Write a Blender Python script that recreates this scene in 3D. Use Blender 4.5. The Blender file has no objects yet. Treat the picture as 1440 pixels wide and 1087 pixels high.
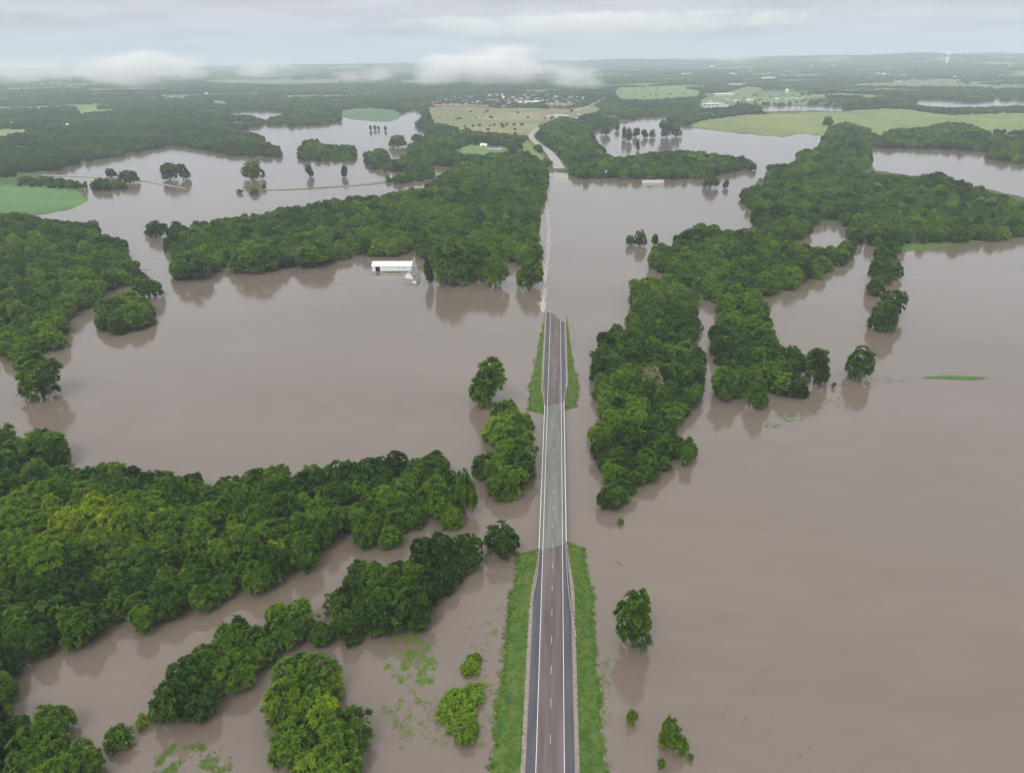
import bpy, math, random
import numpy as np
from math import radians, sin, cos, pi, sqrt, hypot, atan2

# ------------------------------------------------------------------ camera, sky, sun, exposure
SC = bpy.context.scene
COL = SC.collection
F, YAW, PIT, ROL, CH, CX = 1029.2, radians(3.60), radians(24.03), radians(-0.70), 166.8, -0.30
def _rot():
    cz, sz = cos(YAW), sin(YAW); Rz = np.array([[cz, -sz, 0], [sz, cz, 0], [0, 0, 1]])
    a = pi/2 - PIT; c, s = cos(a), sin(a); Rx = np.array([[1, 0, 0], [0, c, -s], [0, s, c]])
    c, s = cos(ROL), sin(ROL); Rr = np.array([[c, -s, 0], [s, c, 0], [0, 0, 1]])
    return Rz @ Rx @ Rr
RM = _rot()
cam = bpy.data.cameras.new('camera'); camo = bpy.data.objects.new('camera', cam); COL.objects.link(camo)
from mathutils import Matrix, Vector
camo.matrix_world = Matrix.Translation((CX, 0, CH)) @ Matrix([list(r) for r in RM]).to_4x4()
cam.sensor_fit = 'HORIZONTAL'; cam.sensor_width = 36; cam.lens = 36*F/1440
cam.clip_start = 1; cam.clip_end = 90000
SC.camera = camo

w = bpy.data.worlds.new('World'); SC.world = w; w.use_nodes = True
nt = w.node_tree; N = nt.nodes; L = nt.links; N.clear()
out = N.new('ShaderNodeOutputWorld'); bg = N.new('ShaderNodeBackground'); bg.inputs[1].default_value = 0.1
sky = N.new('ShaderNodeTexSky'); sky.sky_type = 'NISHITA'; sky.sun_disc = False
SUN_EL, SUN_AZ = radians(52), radians(200)
sky.sun_elevation = SUN_EL; sky.sun_rotation = SUN_AZ; sky.air_density = 1.5; sky.dust_density = 4
tc = N.new('ShaderNodeTexCoord'); sep = N.new('ShaderNodeSeparateXYZ'); L.new(tc.outputs['Generated'], sep.inputs[0])
mr = N.new('ShaderNodeMapRange'); mr.interpolation_type = 'SMOOTHSTEP'
mr.inputs[1].default_value = -0.02; mr.inputs[2].default_value = 0.9
L.new(sep.outputs[2], mr.inputs[0])
grad = N.new('ShaderNodeMixRGB'); grad.inputs[1].default_value = (4.6, 4.8, 5.25, 1); grad.inputs[2].default_value = (11.5, 11.5, 11.5, 1)
L.new(mr.outputs[0], grad.inputs[0])
# stratus: the direction is projected on a flat cloud deck so that clouds flatten towards the horizon
zz = N.new('ShaderNodeMath'); zz.operation = 'MAXIMUM'; zz.inputs[1].default_value = 0.0; L.new(sep.outputs[2], zz.inputs[0])
za = N.new('ShaderNodeMath'); za.operation = 'ADD'; za.inputs[1].default_value = 0.09; L.new(zz.outputs[0], za.inputs[0])
dx = N.new('ShaderNodeMath'); dx.operation = 'DIVIDE'; L.new(sep.outputs[0], dx.inputs[0]); L.new(za.outputs[0], dx.inputs[1])
dy = N.new('ShaderNodeMath'); dy.operation = 'DIVIDE'; L.new(sep.outputs[1], dy.inputs[0]); L.new(za.outputs[0], dy.inputs[1])
cb = N.new('ShaderNodeCombineXYZ'); L.new(dx.outputs[0], cb.inputs[0]); L.new(dy.outputs[0], cb.inputs[1])
nz = N.new('ShaderNodeTexNoise'); nz.inputs['Scale'].default_value = 0.9; nz.inputs['Detail'].default_value = 5; nz.inputs['Roughness'].default_value = 0.5
L.new(cb.outputs[0], nz.inputs['Vector'])
mr2 = N.new('ShaderNodeMapRange'); mr2.inputs[1].default_value = 0.3; mr2.inputs[2].default_value = 0.7
mr2.inputs[3].default_value = 0.84; mr2.inputs[4].default_value = 1.18; L.new(nz.outputs[0], mr2.inputs[0])
mul = N.new('ShaderNodeVectorMath'); mul.operation = 'SCALE'; L.new(grad.outputs[0], mul.inputs[0]); L.new(mr2.outputs[0], mul.inputs['Scale'])
mx = N.new('ShaderNodeMixRGB'); mx.inputs[0].default_value = 0.95; L.new(sky.outputs[0], mx.inputs[1]); L.new(mul.outputs[0], mx.inputs[2])
L.new(mx.outputs[0], bg.inputs[0]); L.new(bg.outputs[0], out.inputs[0])

sl = bpy.data.lights.new('sun', 'SUN'); sl.energy = 1.4; sl.angle = radians(22); sl.color = (1, .97, .92)
slo = bpy.data.objects.new('sun', sl); COL.objects.link(slo)
sd_ = Vector((sin(SUN_AZ)*cos(SUN_EL), cos(SUN_AZ)*cos(SUN_EL), sin(SUN_EL)))
slo.rotation_euler = sd_.to_track_quat('Z', 'Y').to_euler(); slo.location = (0, -50, 400)

SC.view_settings.view_transform = 'Standard'; SC.view_settings.look = 'None'
SC.view_settings.exposure = 0.4; SC.view_settings.gamma = 1
SC.render.engine = 'CYCLES'
cy = SC.cycles
cy.use_denoising = True
cy.max_bounces = 6; cy.diffuse_bounces = 3; cy.glossy_bounces = 2; cy.transmission_bounces = 2; cy.volume_bounces = 3
cy.transparent_max_bounces = 4; cy.caustics_reflective = False; cy.caustics_refractive = False
cy.sample_clamp_indirect = 4

# ------------------------------------------------------------------ helpers
rng = np.random.default_rng(7); random.seed(7)
def project(P):
    q = (np.asarray(P, float).reshape(-1, 3) - np.array([CX, 0, CH])) @ RM
    zc = -q[:, 2]; zs = np.where(zc > 1, zc, 1)
    return 720 + F*q[:, 0]/zs, 543.5 - F*q[:, 1]/zs, zc
def at(u, v, z=0.0):
    d = RM @ np.array([(u-720)/F, (543.5-v)/F, -1.0]); t = (z-CH)/d[2]
    return np.array([CX, 0, CH]) + t*d
def _hash(ix, iy, s):
    h = (ix.astype(np.int64)*374761393 + iy.astype(np.int64)*668265263 + s*982451653) & 0x7fffffff
    h = ((h ^ (h >> 13))*1274126177) & 0x7fffffff
    return ((h ^ (h >> 16)) & 0xffff)/65535.0
def vnoise(x, y, s=0):
    ix, iy = np.floor(x), np.floor(y); fx, fy = x-ix, y-iy
    fx = fx*fx*(3-2*fx); fy = fy*fy*(3-2*fy)
    a, b = _hash(ix, iy, s), _hash(ix+1, iy, s); c, d = _hash(ix, iy+1, s), _hash(ix+1, iy+1, s)
    return (a*(1-fx)+b*fx)*(1-fy) + (c*(1-fx)+d*fx)*fy
def fbm(x, y, s=0):
    return vnoise(x, y, s)*.55 + vnoise(x*2.1, y*2.1, s+1)*.3 + vnoise(x*4.3, y*4.3, s+2)*.15
def sstep(a, b, x):
    t = np.clip((x-a)/(b-a), 0, 1); return t*t*(3-2*t)
def psd(u, v, poly):
    """signed distance to a polygon outline, positive inside"""
    p = np.asarray(poly, float); q = np.roll(p, -1, 0)
    best = np.full(u.shape, 1e9); ins = np.zeros(u.shape, bool)
    for (x0, y0), (x1, y1) in zip(p, q):
        ex, ey = x1-x0, y1-y0; l2 = ex*ex+ey*ey + 1e-9
        t = np.clip(((u-x0)*ex+(v-y0)*ey)/l2, 0, 1)
        best = np.minimum(best, (u-x0-t*ex)**2 + (v-y0-t*ey)**2)
        if y0 != y1:
            c = ((y0 > v) != (y1 > v)) & (u < ex*(v-y0)/ey + x0)
            ins ^= c
    return np.where(ins, 1, -1)*np.sqrt(best)

def nm(name, *cols, rough=.8, scale=None, spec=.3, bump=0, bscale=None, detail=4, coords='Object', stretch=None):
    """principled material, two or three base colours mixed by noise"""
    m = bpy.data.materials.new(name); m.use_nodes = True; t = m.node_tree; b = t.nodes['Principled BSDF']
    b.inputs['Roughness'].default_value = rough; b.inputs['Specular IOR Level'].default_value = spec
    if len(cols) == 1 and not bump:
        b.inputs['Base Color'].default_value = (*cols[0], 1); return m
    c = t.nodes.new('ShaderNodeTexCoord'); src = c.outputs[coords]
    if stretch:
        mp = t.nodes.new('ShaderNodeMapping'); mp.inputs['Scale'].default_value = stretch; t.links.new(src, mp.inputs[0]); src = mp.outputs[0]
    n = t.nodes.new('ShaderNodeTexNoise'); n.inputs['Scale'].default_value = scale or 1; n.inputs['Detail'].default_value = detail
    t.links.new(src, n.inputs['Vector'])
    r = t.nodes.new('ShaderNodeValToRGB'); e = r.color_ramp.elements
    e[0].position = .33; e[1].position = .67; e[0].color = (*cols[0], 1); e[1].color = (*cols[-1], 1)
    if len(cols) == 3: k = e.new(.5); k.color = (*cols[1], 1)
    t.links.new(n.outputs[0], r.inputs[0]); t.links.new(r.outputs[0], b.inputs['Base Color'])
    if bump:
        n2 = t.nodes.new('ShaderNodeTexNoise'); n2.inputs['Scale'].default_value = bscale or 5; t.links.new(src, n2.inputs['Vector'])
        bm_ = t.nodes.new('ShaderNodeBump'); bm_.inputs['Strength'].default_value = bump; t.links.new(n2.outputs[0], bm_.inputs['Height'])
        t.links.new(bm_.outputs[0], b.inputs['Normal'])
    return m

M = {}
def foliage(name, ramp):
    m = bpy.data.materials.new(name); m.use_nodes = True; t = m.node_tree; t.nodes.clear()
    o = t.nodes.new('ShaderNodeOutputMaterial'); d = t.nodes.new('ShaderNodeBsdfPrincipled')
    d.inputs['Roughness'].default_value = .6; d.inputs['Specular IOR Level'].default_value = .06
    tr = t.nodes.new('ShaderNodeBsdfTranslucent'); mi = t.nodes.new('ShaderNodeMixShader'); mi.inputs[0].default_value = .38
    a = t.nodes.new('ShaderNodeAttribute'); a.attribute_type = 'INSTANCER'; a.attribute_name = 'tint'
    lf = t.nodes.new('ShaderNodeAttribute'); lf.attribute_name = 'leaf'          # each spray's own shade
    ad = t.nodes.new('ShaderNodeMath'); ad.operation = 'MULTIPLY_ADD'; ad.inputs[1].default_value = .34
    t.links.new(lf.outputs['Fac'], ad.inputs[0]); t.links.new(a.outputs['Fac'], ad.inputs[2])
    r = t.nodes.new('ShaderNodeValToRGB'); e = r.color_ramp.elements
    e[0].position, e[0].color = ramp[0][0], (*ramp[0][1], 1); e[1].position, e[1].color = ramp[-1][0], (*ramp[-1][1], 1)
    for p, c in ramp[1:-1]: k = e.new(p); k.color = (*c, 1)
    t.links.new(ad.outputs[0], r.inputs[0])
    t.links.new(r.outputs[0], d.inputs['Base Color']); t.links.new(r.outputs[0], tr.inputs['Color'])
    t.links.new(d.outputs[0], mi.inputs[1]); t.links.new(tr.outputs[0], mi.inputs[2]); t.links.new(mi.outputs[0], o.inputs[0])
    return m
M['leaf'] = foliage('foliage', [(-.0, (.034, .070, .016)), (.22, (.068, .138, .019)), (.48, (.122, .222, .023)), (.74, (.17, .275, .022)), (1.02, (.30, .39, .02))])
M['grass'] = foliage('grass_blades', [(0, (.07, .145, .02)), (.5, (.135, .255, .024)), (1, (.23, .32, .03)), (1.3, (.28, .30, .06))])
M['bark'] = nm('bark', (.06, .05, .04), (.12, .10, .08), scale=2, rough=.9)
M['lane'] = nm('lane_asphalt', (.088, .073, .072), (.114, .094, .092), (.142, .118, .115), scale=.5, rough=.9, stretch=(1, .06, 1), spec=.2)
M['shoulder'] = nm('shoulder_asphalt', (.064, .066, .074), (.088, .090, .100), scale=.6, rough=.9, stretch=(1, .1, 1), spec=.2)
M['gravel'] = nm('gravel', (.19, .155, .142), (.27, .222, .20), scale=1.2, rough=.95)
M['paint'] = nm('white_paint', (.72, .72, .70), (.85, .85, .82), scale=1.5, rough=.6)
M['ypaint'] = nm('yellow_paint', (.42, .33, .18), (.52, .42, .24), scale=1.5, rough=.6)
M['deck'] = nm('bridge_concrete', (.115, .118, .110), (.142, .145, .134), (.168, .17, .158), scale=.7, rough=.85, stretch=(1.2, .05, 1), spec=.2)
M['concrete'] = nm('pale_concrete', (.46, .44, .41), (.58, .56, .53), scale=.8, rough=.85)
M['wood'] = nm('dark_wood', (.07, .045, .035), (.12, .08, .06), scale=3, rough=.9)
M['rail'] = nm('galvanised_steel', (.42, .40, .38), (.58, .55, .52), scale=2, rough=.5)
M['verge'] = nm('verge_soil', (.04, .085, .016), (.06, .12, .02), (.10, .13, .035), scale=.25, rough=.95)
M['whitewall'] = nm('white_siding', (.74, .75, .76), (.82, .82, .82), scale=.4, rough=.5)
M['whiteroof'] = nm('white_metal_roof', (.80, .81, .82), (.86, .86, .86), scale=.3, rough=.4)
M['greyroof'] = nm('grey_shingles', (.17, .17, .175), (.24, .235, .23), scale=1.2, rough=.9)
M['darkroof'] = nm('dark_shingles', (.035, .04, .055), (.06, .065, .08), scale=1.2, rough=.85)
M['brownroof'] = nm('brown_shingles', (.20, .12, .10), (.28, .18, .15), scale=1, rough=.9)
M['bluewall'] = nm('blue_grey_metal', (.22, .30, .40), (.28, .36, .46), scale=.5, rough=.5)
M['tan'] = nm('tan_siding', (.42, .37, .30), (.5, .45, .38), scale=.5, rough=.7)
M['brick'] = nm('red_brick_wall', (.27, .17, .14), (.34, .23, .19), scale=.8, rough=.9)
M['glass'] = nm('dark_glass', (.03, .035, .04), rough=.1, spec=.5)
M['dark'] = nm('dark_interior', (.012, .012, .012), rough=.9)  # near-black that paints in unlit doorways; also colours loading doors, wheels and supports
M['drift'] = nm('driftwood', (.10, .075, .06), (.20, .16, .13), scale=3, rough=.9)

def link(o, parent=None):
    COL.objects.link(o)
    if parent is not None: o.parent = parent
    return o
def mesh(name, V, Fc, mat, parent=None, smooth=False):
    me = bpy.data.meshes.new(name); me.from_pydata([tuple(map(float, v)) for v in V], [], Fc); me.update()
    if mat is not None: me.materials.append(mat)
    if smooth: me.polygons.foreach_set('use_smooth', [True]*len(me.polygons))
    return link(bpy.data.objects.new(name, me), parent)
def fast_mesh(name, V, Q, mat, leaf=None):
    """all-quad mesh from numpy arrays"""
    me = bpy.data.meshes.new(name); nv, nq = len(V), len(Q)
    me.vertices.add(nv); me.vertices.foreach_set('co', np.ascontiguousarray(V, dtype=np.float32).ravel())
    me.loops.add(nq*4); me.loops.foreach_set('vertex_index', np.ascontiguousarray(Q, dtype=np.int32).ravel())
    me.polygons.add(nq); me.polygons.foreach_set('loop_start', np.arange(0, nq*4, 4, dtype=np.int32))
    me.update(calc_edges=True); me.validate()
    if mat is not None: me.materials.append(mat)
    if leaf is not None:
        a = me.attributes.new('leaf', 'FLOAT', 'FACE'); a.data.foreach_set('value', np.asarray(leaf, np.float32))
    return me
def empty(name, loc, rz=0, label=None, cat=None, group=None):
    e = bpy.data.objects.new(name, None); e.location = tuple(map(float, loc)); e.rotation_euler = (0, 0, rz); e.empty_display_size = .5
    link(e); tag(e, label, cat, group); return e
def tag(o, label=None, cat=None, group=None, kind=None):
    if label: o['label'] = label
    if cat: o['category'] = cat
    if group: o['group'] = group
    if kind: o['kind'] = kind
    return o
def box_vf(x0, x1, y0, y1, z0, z1):
    V = [(x0, y0, z0), (x1, y0, z0), (x1, y1, z0), (x0, y1, z0), (x0, y0, z1), (x1, y0, z1), (x1, y1, z1), (x0, y1, z1)]
    return V, [(3, 2, 1, 0), (4, 5, 6, 7), (0, 1, 5, 4), (1, 2, 6, 5), (2, 3, 7, 6), (3, 0, 4, 7)]
def box(name, x0, x1, y0, y1, z0, z1, mat, parent=None):
    return mesh(name, *box_vf(x0, x1, y0, y1, z0, z1), mat, parent)

# ------------------------------------------------------------------ the map, traced on the photograph and laid on the ground
WATER = [  # water seen beyond the flooded valley floor
 [(60,247),(110,231),(165,221),(200,214),(240,205),(250,206),(290,212),(335,221),(392,222),(395,214),(385,209),(368,204),(371,197),(358,192),(310,188),(320,181),(345,183),(365,177),(372,172),(355,165),(300,161),(330,156),(398,155),(400,163),(378,167),(376,175),(410,178),(450,176),(478,171),(480,163),(500,168),(545,171),(560,166),(562,158),(580,152),(592,155),(596,165),(590,172),(583,180),(600,185),(603,190),(590,200),(580,207),(600,212),(606,225),(620,232),(645,238),(660,275),(300,290),(125,285),(118,262)],
 [(828,185),(850,180),(880,170),(900,165),(940,163),(950,172),(985,181),(1040,188),(1100,193),(1130,188),(1160,192),(1165,205),(1140,215),(1115,232),(1085,228),(1020,220),(960,222),(900,228),(870,228),(850,222),(838,205)],
 [(1225,208),(1250,205),(1300,208),(1385,212),(1388,222),(1440,230),(1560,235),(1560,285),(1440,278),(1400,268),(1360,262),(1340,258),(1300,250),(1230,240),(1222,225)],
 [(1285,143),(1292,136),(1330,138),(1370,141),(1398,139),(1404,132),(1412,139),(1440,140),(1560,140),(1560,146),(1440,146),(1380,148),(1330,149),(1300,147)],
 [(1066,151),(1080,147),(1140,146),(1190,149),(1186,154),(1140,153),(1075,155)],
 [(980,146),(1000,140),(1020,143),(1030,148),(990,150)],
 [(762,161),(780,158),(803,159),(800,163),(770,164)],
 [(930,166),(985,158),(990,162),(950,170)],
 [(1056,224),(1118,214),(1118,240),(1085,264),(1062,242)],
]
VALLEY = [(-200,308),(0,308),(60,303),(105,293),(122,284),(125,270),(300,262),(640,240),(690,228),(770,243),(800,246),(850,249),(990,250),(1020,241),(1075,240),(1060,262),(1090,300),(1180,318),(1230,338),(1290,337),(1400,333),(1440,322),(1560,315),(1700,1400),(-400,1400)]
LAND = [  # land inside the flood
 [(-200,254),(60,263),(112,271),(123,283),(105,293),(60,303),(0,309),(-200,316)],
]
FIELDS = [ # (outline, colour)
 (LAND[0], (.085,.20,.05)),
 ([(950,182),(985,170),(1035,163),(1090,159),(1200,155),(1270,153),(1310,159),(1340,162),(1400,160),(1560,156),(1560,194),(1400,189),(1240,194),(1165,196),(1130,197),(1100,201),(1040,197),(985,190),(945,186)], (.17,.23,.065)),
 ([(1035,166),(1060,163),(1120,176),(1175,184),(1130,185),(1060,175)], (.19,.24,.05)),
 ([(600,152),(640,147),(700,152),(800,152),(840,150),(850,155),(835,164),(812,168),(790,175),(760,185),(748,190),(742,197),(690,190),(650,187),(610,178),(600,165)], (.17,.20,.07)),
 ([(660,166),(720,159),(800,158),(790,168),(700,171)], (.25,.22,.10)),
 ([(650,180),(700,176),(760,176),(748,187),(700,190)], (.24,.23,.09)),
 ([(860,130),(870,124),(960,124),(985,128),(985,138),(950,142),(905,145),(870,143)], (.15,.22,.07)),
 ([(105,152),(135,147),(140,154),(182,154),(160,160),(110,164)], (.17,.25,.06)),
 ([(-200,183),(40,182),(42,190),(0,197),(-200,200)], (.18,.25,.06)),
 ([(478,155),(520,152),(560,155),(566,164),(552,178),(500,177),(476,170)], (.08,.18,.075)),
 ([(1180,121),(1280,113),(1340,113),(1360,118),(1440,120),(1560,121),(1560,130),(1440,128),(1330,125),(1190,124)], (.15,.19,.085)),
 ([(1390,106),(1440,104),(1560,104),(1560,110),(1400,110)], (.16,.26,.07)),
 ([(985,140),(1050,122),(1078,124),(1060,133),(1120,131),(1140,138),(1135,145),(1050,146),(985,149)], (.14,.22,.06)),
 ([(645,209),(660,204),(712,206),(714,214),(680,218),(650,217)], (.12,.22,.05)),
 ([(725,202),(742,199),(757,212),(772,232),(762,234),(735,215)], (.13,.22,.05)),
 ([(560,112),(640,113),(640,118),(560,117)], (.14,.19,.08)),
 ([(270,113),(330,112),(480,112),(480,119),(400,122),(300,119)], (.15,.21,.08)),
 ([(230,136),(270,134),(262,140),(235,142)], (.15,.23,.06)),
 ([(295,141),(320,143),(323,150),(300,149)], (.15,.23,.06)),
 ([(1000,123),(1030,117),(1060,117),(1040,124)], (.30,.28,.18)),
]
GROVES = {
 'lower': ('the big lower left grove', [(-60,605),(0,598),(40,605),(85,610),(95,640),(90,650),(150,646),(200,655),(270,666),(310,668),(350,660),(400,650),(430,646),(480,656),(520,643),(580,634),(615,630),(632,645),(640,668),(655,700),(664,725),(650,740),(600,737),(565,750),(577,770),(545,786),(505,782),(490,757),(466,760),(470,787),(440,807),(410,817),(370,832),(330,847),(290,870),(250,864),(230,882),(190,887),(150,895),(110,907),(60,928),(20,917),(-60,917)]),
 'edge': ('the left edge thicket', [(-60,905),(18,912),(46,950),(34,978),(0,990),(-60,992)]),
 'corner': ('the corner clump', [(-60,990),(30,982),(85,985),(97,1010),(92,1035),(122,1043),(146,1078),(145,1130),(-60,1130)]),
 'spit': ('the row by the bridge end', [(438,872),(455,842),(480,812),(510,788),(540,780),(570,786),(600,757),(640,747),(660,742),(672,760),(670,790),(666,812),(660,832),(612,847),(606,862),(560,887),(500,897),(470,907),(443,902)]),
 'bank': ('the river bank row', [(213,1002),(238,960),(245,928),(280,908),(300,878),(330,862),(352,870),(375,858),(400,832),(432,848),(438,892),(430,907),(390,902),(377,932),(352,947),(337,972),(302,987),(280,1007),(220,1017)]),
 'bottom': ('the bottom edge clump', [(352,945),(380,936),(425,902),(467,908),(493,960),(493,1000),(517,1010),(518,1040),(538,1060),(540,1130),(385,1130),(378,1060),(393,1030),(358,1012),(353,975)]),
 'bridge': ('the clump beside the bridge', [(666,652),(692,638),(680,608),(684,568),(710,563),(748,588),(753,610),(746,650),(757,665),(737,674),(732,690),(705,707),(678,697),(668,670)]),
 'strip': ('the long right grove', [(840,690),(835,640),(829,600),(838,560),(829,490),(850,468),(880,448),(888,398),(920,383),(960,388),(982,420),(987,450),(982,480),(994,510),(987,550),(972,580),(952,602),(977,630),(977,652),(942,657),(917,682),(892,692),(882,702),(845,702)]),
 'fork': ('the forked grove', [(1000,556),(1005,520),(998,480),(1010,440),(1005,420),(960,395),(913,375),(913,350),(950,333),(990,313),(1020,323),(1060,323),(1100,338),(1150,348),(1205,338),(1210,355),(1162,387),(1130,402),(1085,412),(1080,440),(1092,470),(1102,490),(1137,495),(1147,530),(1142,557),(1115,562),(1090,545),(1040,550),(1020,562)]),
 'right': ('the wide wood at the upper right', [(1060,318),(1105,340),(1128,338),(1152,310),(1182,308),(1196,342),(1240,346),(1280,342),(1400,336),(1440,330),(1560,330),(1560,300),(1440,288),(1380,265),(1350,256),(1320,243),(1280,250),(1230,243),(1180,233),(1120,228),(1080,233),(1072,262),(1042,268),(1040,283),(1062,292)]),
 'farm': ('the wood behind the white shed', [(228,345),(240,323),(280,313),(330,306),(370,298),(430,288),(480,278),(530,276),(600,262),(630,238),(650,229),(700,224),(760,223),(772,245),(769,275),(757,300),(757,330),(762,360),(742,374),(715,367),(690,367),(650,388),(620,387),(600,367),(585,352),(550,360),(500,357),(470,367),(420,372),(360,377),(320,372),(307,380),(270,388),(240,390),(236,367)]),
 'left': ('the left wood', [(-60,303),(30,300),(75,311),(138,313),(140,332),(170,334),(187,360),(202,385),(192,397),(162,402),(132,432),(92,452),(102,485),(62,492),(20,507),(-60,507)]),
 'islet': ('the leafy islet off the left wood', [(133,442),(150,420),(185,413),(220,442),(202,457),(150,467)]),
 'lane': ('the emerging road trees', [(757,178),(790,164),(832,172),(828,190),(838,213),(870,222),(920,214),(960,212),(1000,216),(1050,223),(1066,234),(1020,243),(985,251),(850,250),(805,250),(795,228),(772,202)]),
 'yard': ('the trees around the farmstead', [(560,225),(605,190),(650,184),(735,190),(740,202),(715,204),(665,200),(640,208),(645,218),(680,218),(740,212),(767,232),(764,246),(690,242),(640,234),(600,232)]),
 'isle': ('a tree island in the left lake', [(416,212),(430,196),(445,194),(452,203),(502,204),(502,226),(450,228),(418,224)]),
 'isle2': ('a tree island in the left lake', [(510,216),(530,209),(546,212),(550,224),(606,231),(617,240),(590,246),(540,239),(513,236)]),
 'isle3': ('a tree island in the left lake', [(538,249),(580,242),(612,239),(614,250),(575,257),(538,257)]),
 'hedge': ('a hedge beside the green field', [(20,262),(22,249),(60,248),(122,256),(124,266),(70,265)]),
 'hedge2': ('a hedge beside the green field', [(126,268),(126,253),(150,250),(178,258),(178,267)]),
 'far': ('the trees along the right shore', [(1240,208),(1250,182),(1300,180),(1330,172),(1360,174),(1400,190),(1440,192),(1560,195),(1560,232),(1440,230),(1388,222),(1385,212),(1320,208)]),
 'mid': ('the trees on the spit of the right lake', [(1117,236),(1120,212),(1150,208),(1165,178),(1190,172),(1225,182),(1228,240)]),
}

def hills(x, y):
    d = np.hypot(x, y)
    h = sstep(1500, 4000, d)*16*fbm(x/700, y/700, 3) + sstep(3800, 9000, d)*55*fbm(x/1900, y/1500, 9)
    h = h + sstep(6000, 14000, d)*30*fbm(x/3000, y/2500, 21) + sstep(8500, 13500, d)*(70+60*sstep(-2000, 8000, x))*sstep(.3, .75, fbm(x/2600, y/1700, 33))
    return h
def shore(x, y):
    """> 0 land, < 0 under the flood, in photo pixels; also the photo position"""
    h = hills(x, y); u, v, zc = project(np.stack([x, y, h], 1))
    front = zc > 60; u = np.where(front, np.clip(u, -190, 1550), 720); v = np.where(front, np.clip(v, -400, 1300), 1300)
    s = -psd(u, v, VALLEY)
    for p in LAND: s = np.maximum(s, psd(u, v, p))
    for p in WATER: s = np.minimum(s, -psd(u, v, p))
    return s, u, v, h
def farmland(x, y):
    """far farm fields: 0 none, else a hash"""
    d = np.hypot(x, y); c, s_ = cos(.35), sin(.35); X = x*c+y*s_; Y = -x*s_+y*c
    ix, iy = np.floor(X/620), np.floor(Y/430); h = _hash(ix, iy, 5)
    fx, fy = X/620-ix, Y/430-iy
    ok = (h > .64) & (d > 3600) & (fx > .06) & (fx < .94) & (fy > .08) & (fy < .92)
    return np.where(ok, h, 0)

# ------------------------------------------------------------------ ground sheet and water
def build_ground():
    ang = np.concatenate([np.radians(np.linspace(-48, 52, 720)), np.radians(np.arange(56, 312, 4))])
    rad = np.concatenate([[3, 30, 60], np.exp(np.linspace(math.log(90), math.log(52000), 330))])
    A, Rr = np.meshgrid(ang, rad); x = (-np.sin(A)*Rr).ravel(); y = (np.cos(A)*Rr).ravel()
    s, u, v, h = shore(x, y)
    s = s + (fbm(x/14, y/14, 2)-.5)*3
    z = np.clip(s*.35, -2.2, .7) + h*np.clip(s/12, 0, 1) + np.where(s > 2, (fbm(x/30, y/30)-.4)*.5, 0)
    col = np.empty((len(x), 3)); n = fbm(x/60, y/60, 4)[:, None]
    col[:] = (.045, .075, .025); col += n*np.array([.02, .03, .012])
    fm = farmland(x, y); f = fm > 0
    pal = np.array([(.17, .23, .08), (.13, .22, .06), (.22, .23, .11), (.10, .18, .06)])
    col[f] = pal[(fm[f]*997).astype(int) % 4]*.85
    for poly, c in FIELDS:
        k = psd(u, v, poly) > 0
        g = fbm(x[k]/90, y[k]/25, 6)[:, None]; cc = np.array(c); cc = cc*.76+cc.mean()*.18+np.array([.012, .006, .004]); col[k] = cc*(.7+.5*g)
    mud = s < .5; col[mud] = (.085, .075, .045)
    na, nr = len(ang), len(rad); i = np.arange(na*(nr-1)).reshape(nr-1, na); j = np.roll(i, -1, 1)
    Q = np.stack([i, i+na, j+na, j], -1).reshape(-1, 4)[:, ::-1]
    m = bpy.data.materials.new('ground'); m.use_nodes = True; t = m.node_tree; b = t.nodes['Principled BSDF']
    b.inputs['Roughness'].default_value = .95; b.inputs['Specular IOR Level'].default_value = .1
    a = t.nodes.new('ShaderNodeAttribute'); a.attribute_name = 'cover'
    nz = t.nodes.new('ShaderNodeTexNoise'); nz.inputs['Scale'].default_value = .06; nz.inputs['Detail'].default_value = 8
    c = t.nodes.new('ShaderNodeTexCoord'); t.links.new(c.outputs['Object'], nz.inputs['Vector'])
    mm = t.nodes.new('ShaderNodeMapRange'); mm.inputs[3].default_value = .65; mm.inputs[4].default_value = 1.35; t.links.new(nz.outputs[0], mm.inputs[0])
    vm = t.nodes.new('ShaderNodeVectorMath'); vm.operation = 'SCALE'; t.links.new(a.outputs['Color'], vm.inputs[0]); t.links.new(mm.outputs[0], vm.inputs['Scale'])
    t.links.new(vm.outputs[0], b.inputs['Base Color'])
    me = fast_mesh('ground', np.stack([x, y, z], 1), Q, m)
    at_ = me.attributes.new('cover', 'FLOAT_COLOR', 'POINT')
    at_.data.foreach_set('color', np.concatenate([col, np.ones((len(x), 1))], 1).astype(np.float32).ravel())
    me.polygons.foreach_set('use_smooth', [True]*len(me.polygons))
    tag(link(bpy.data.objects.new('ground', me)), 'flat farmland and wooded ground reaching the hazy horizon', 'ground', kind='structure')
build_ground()

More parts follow.
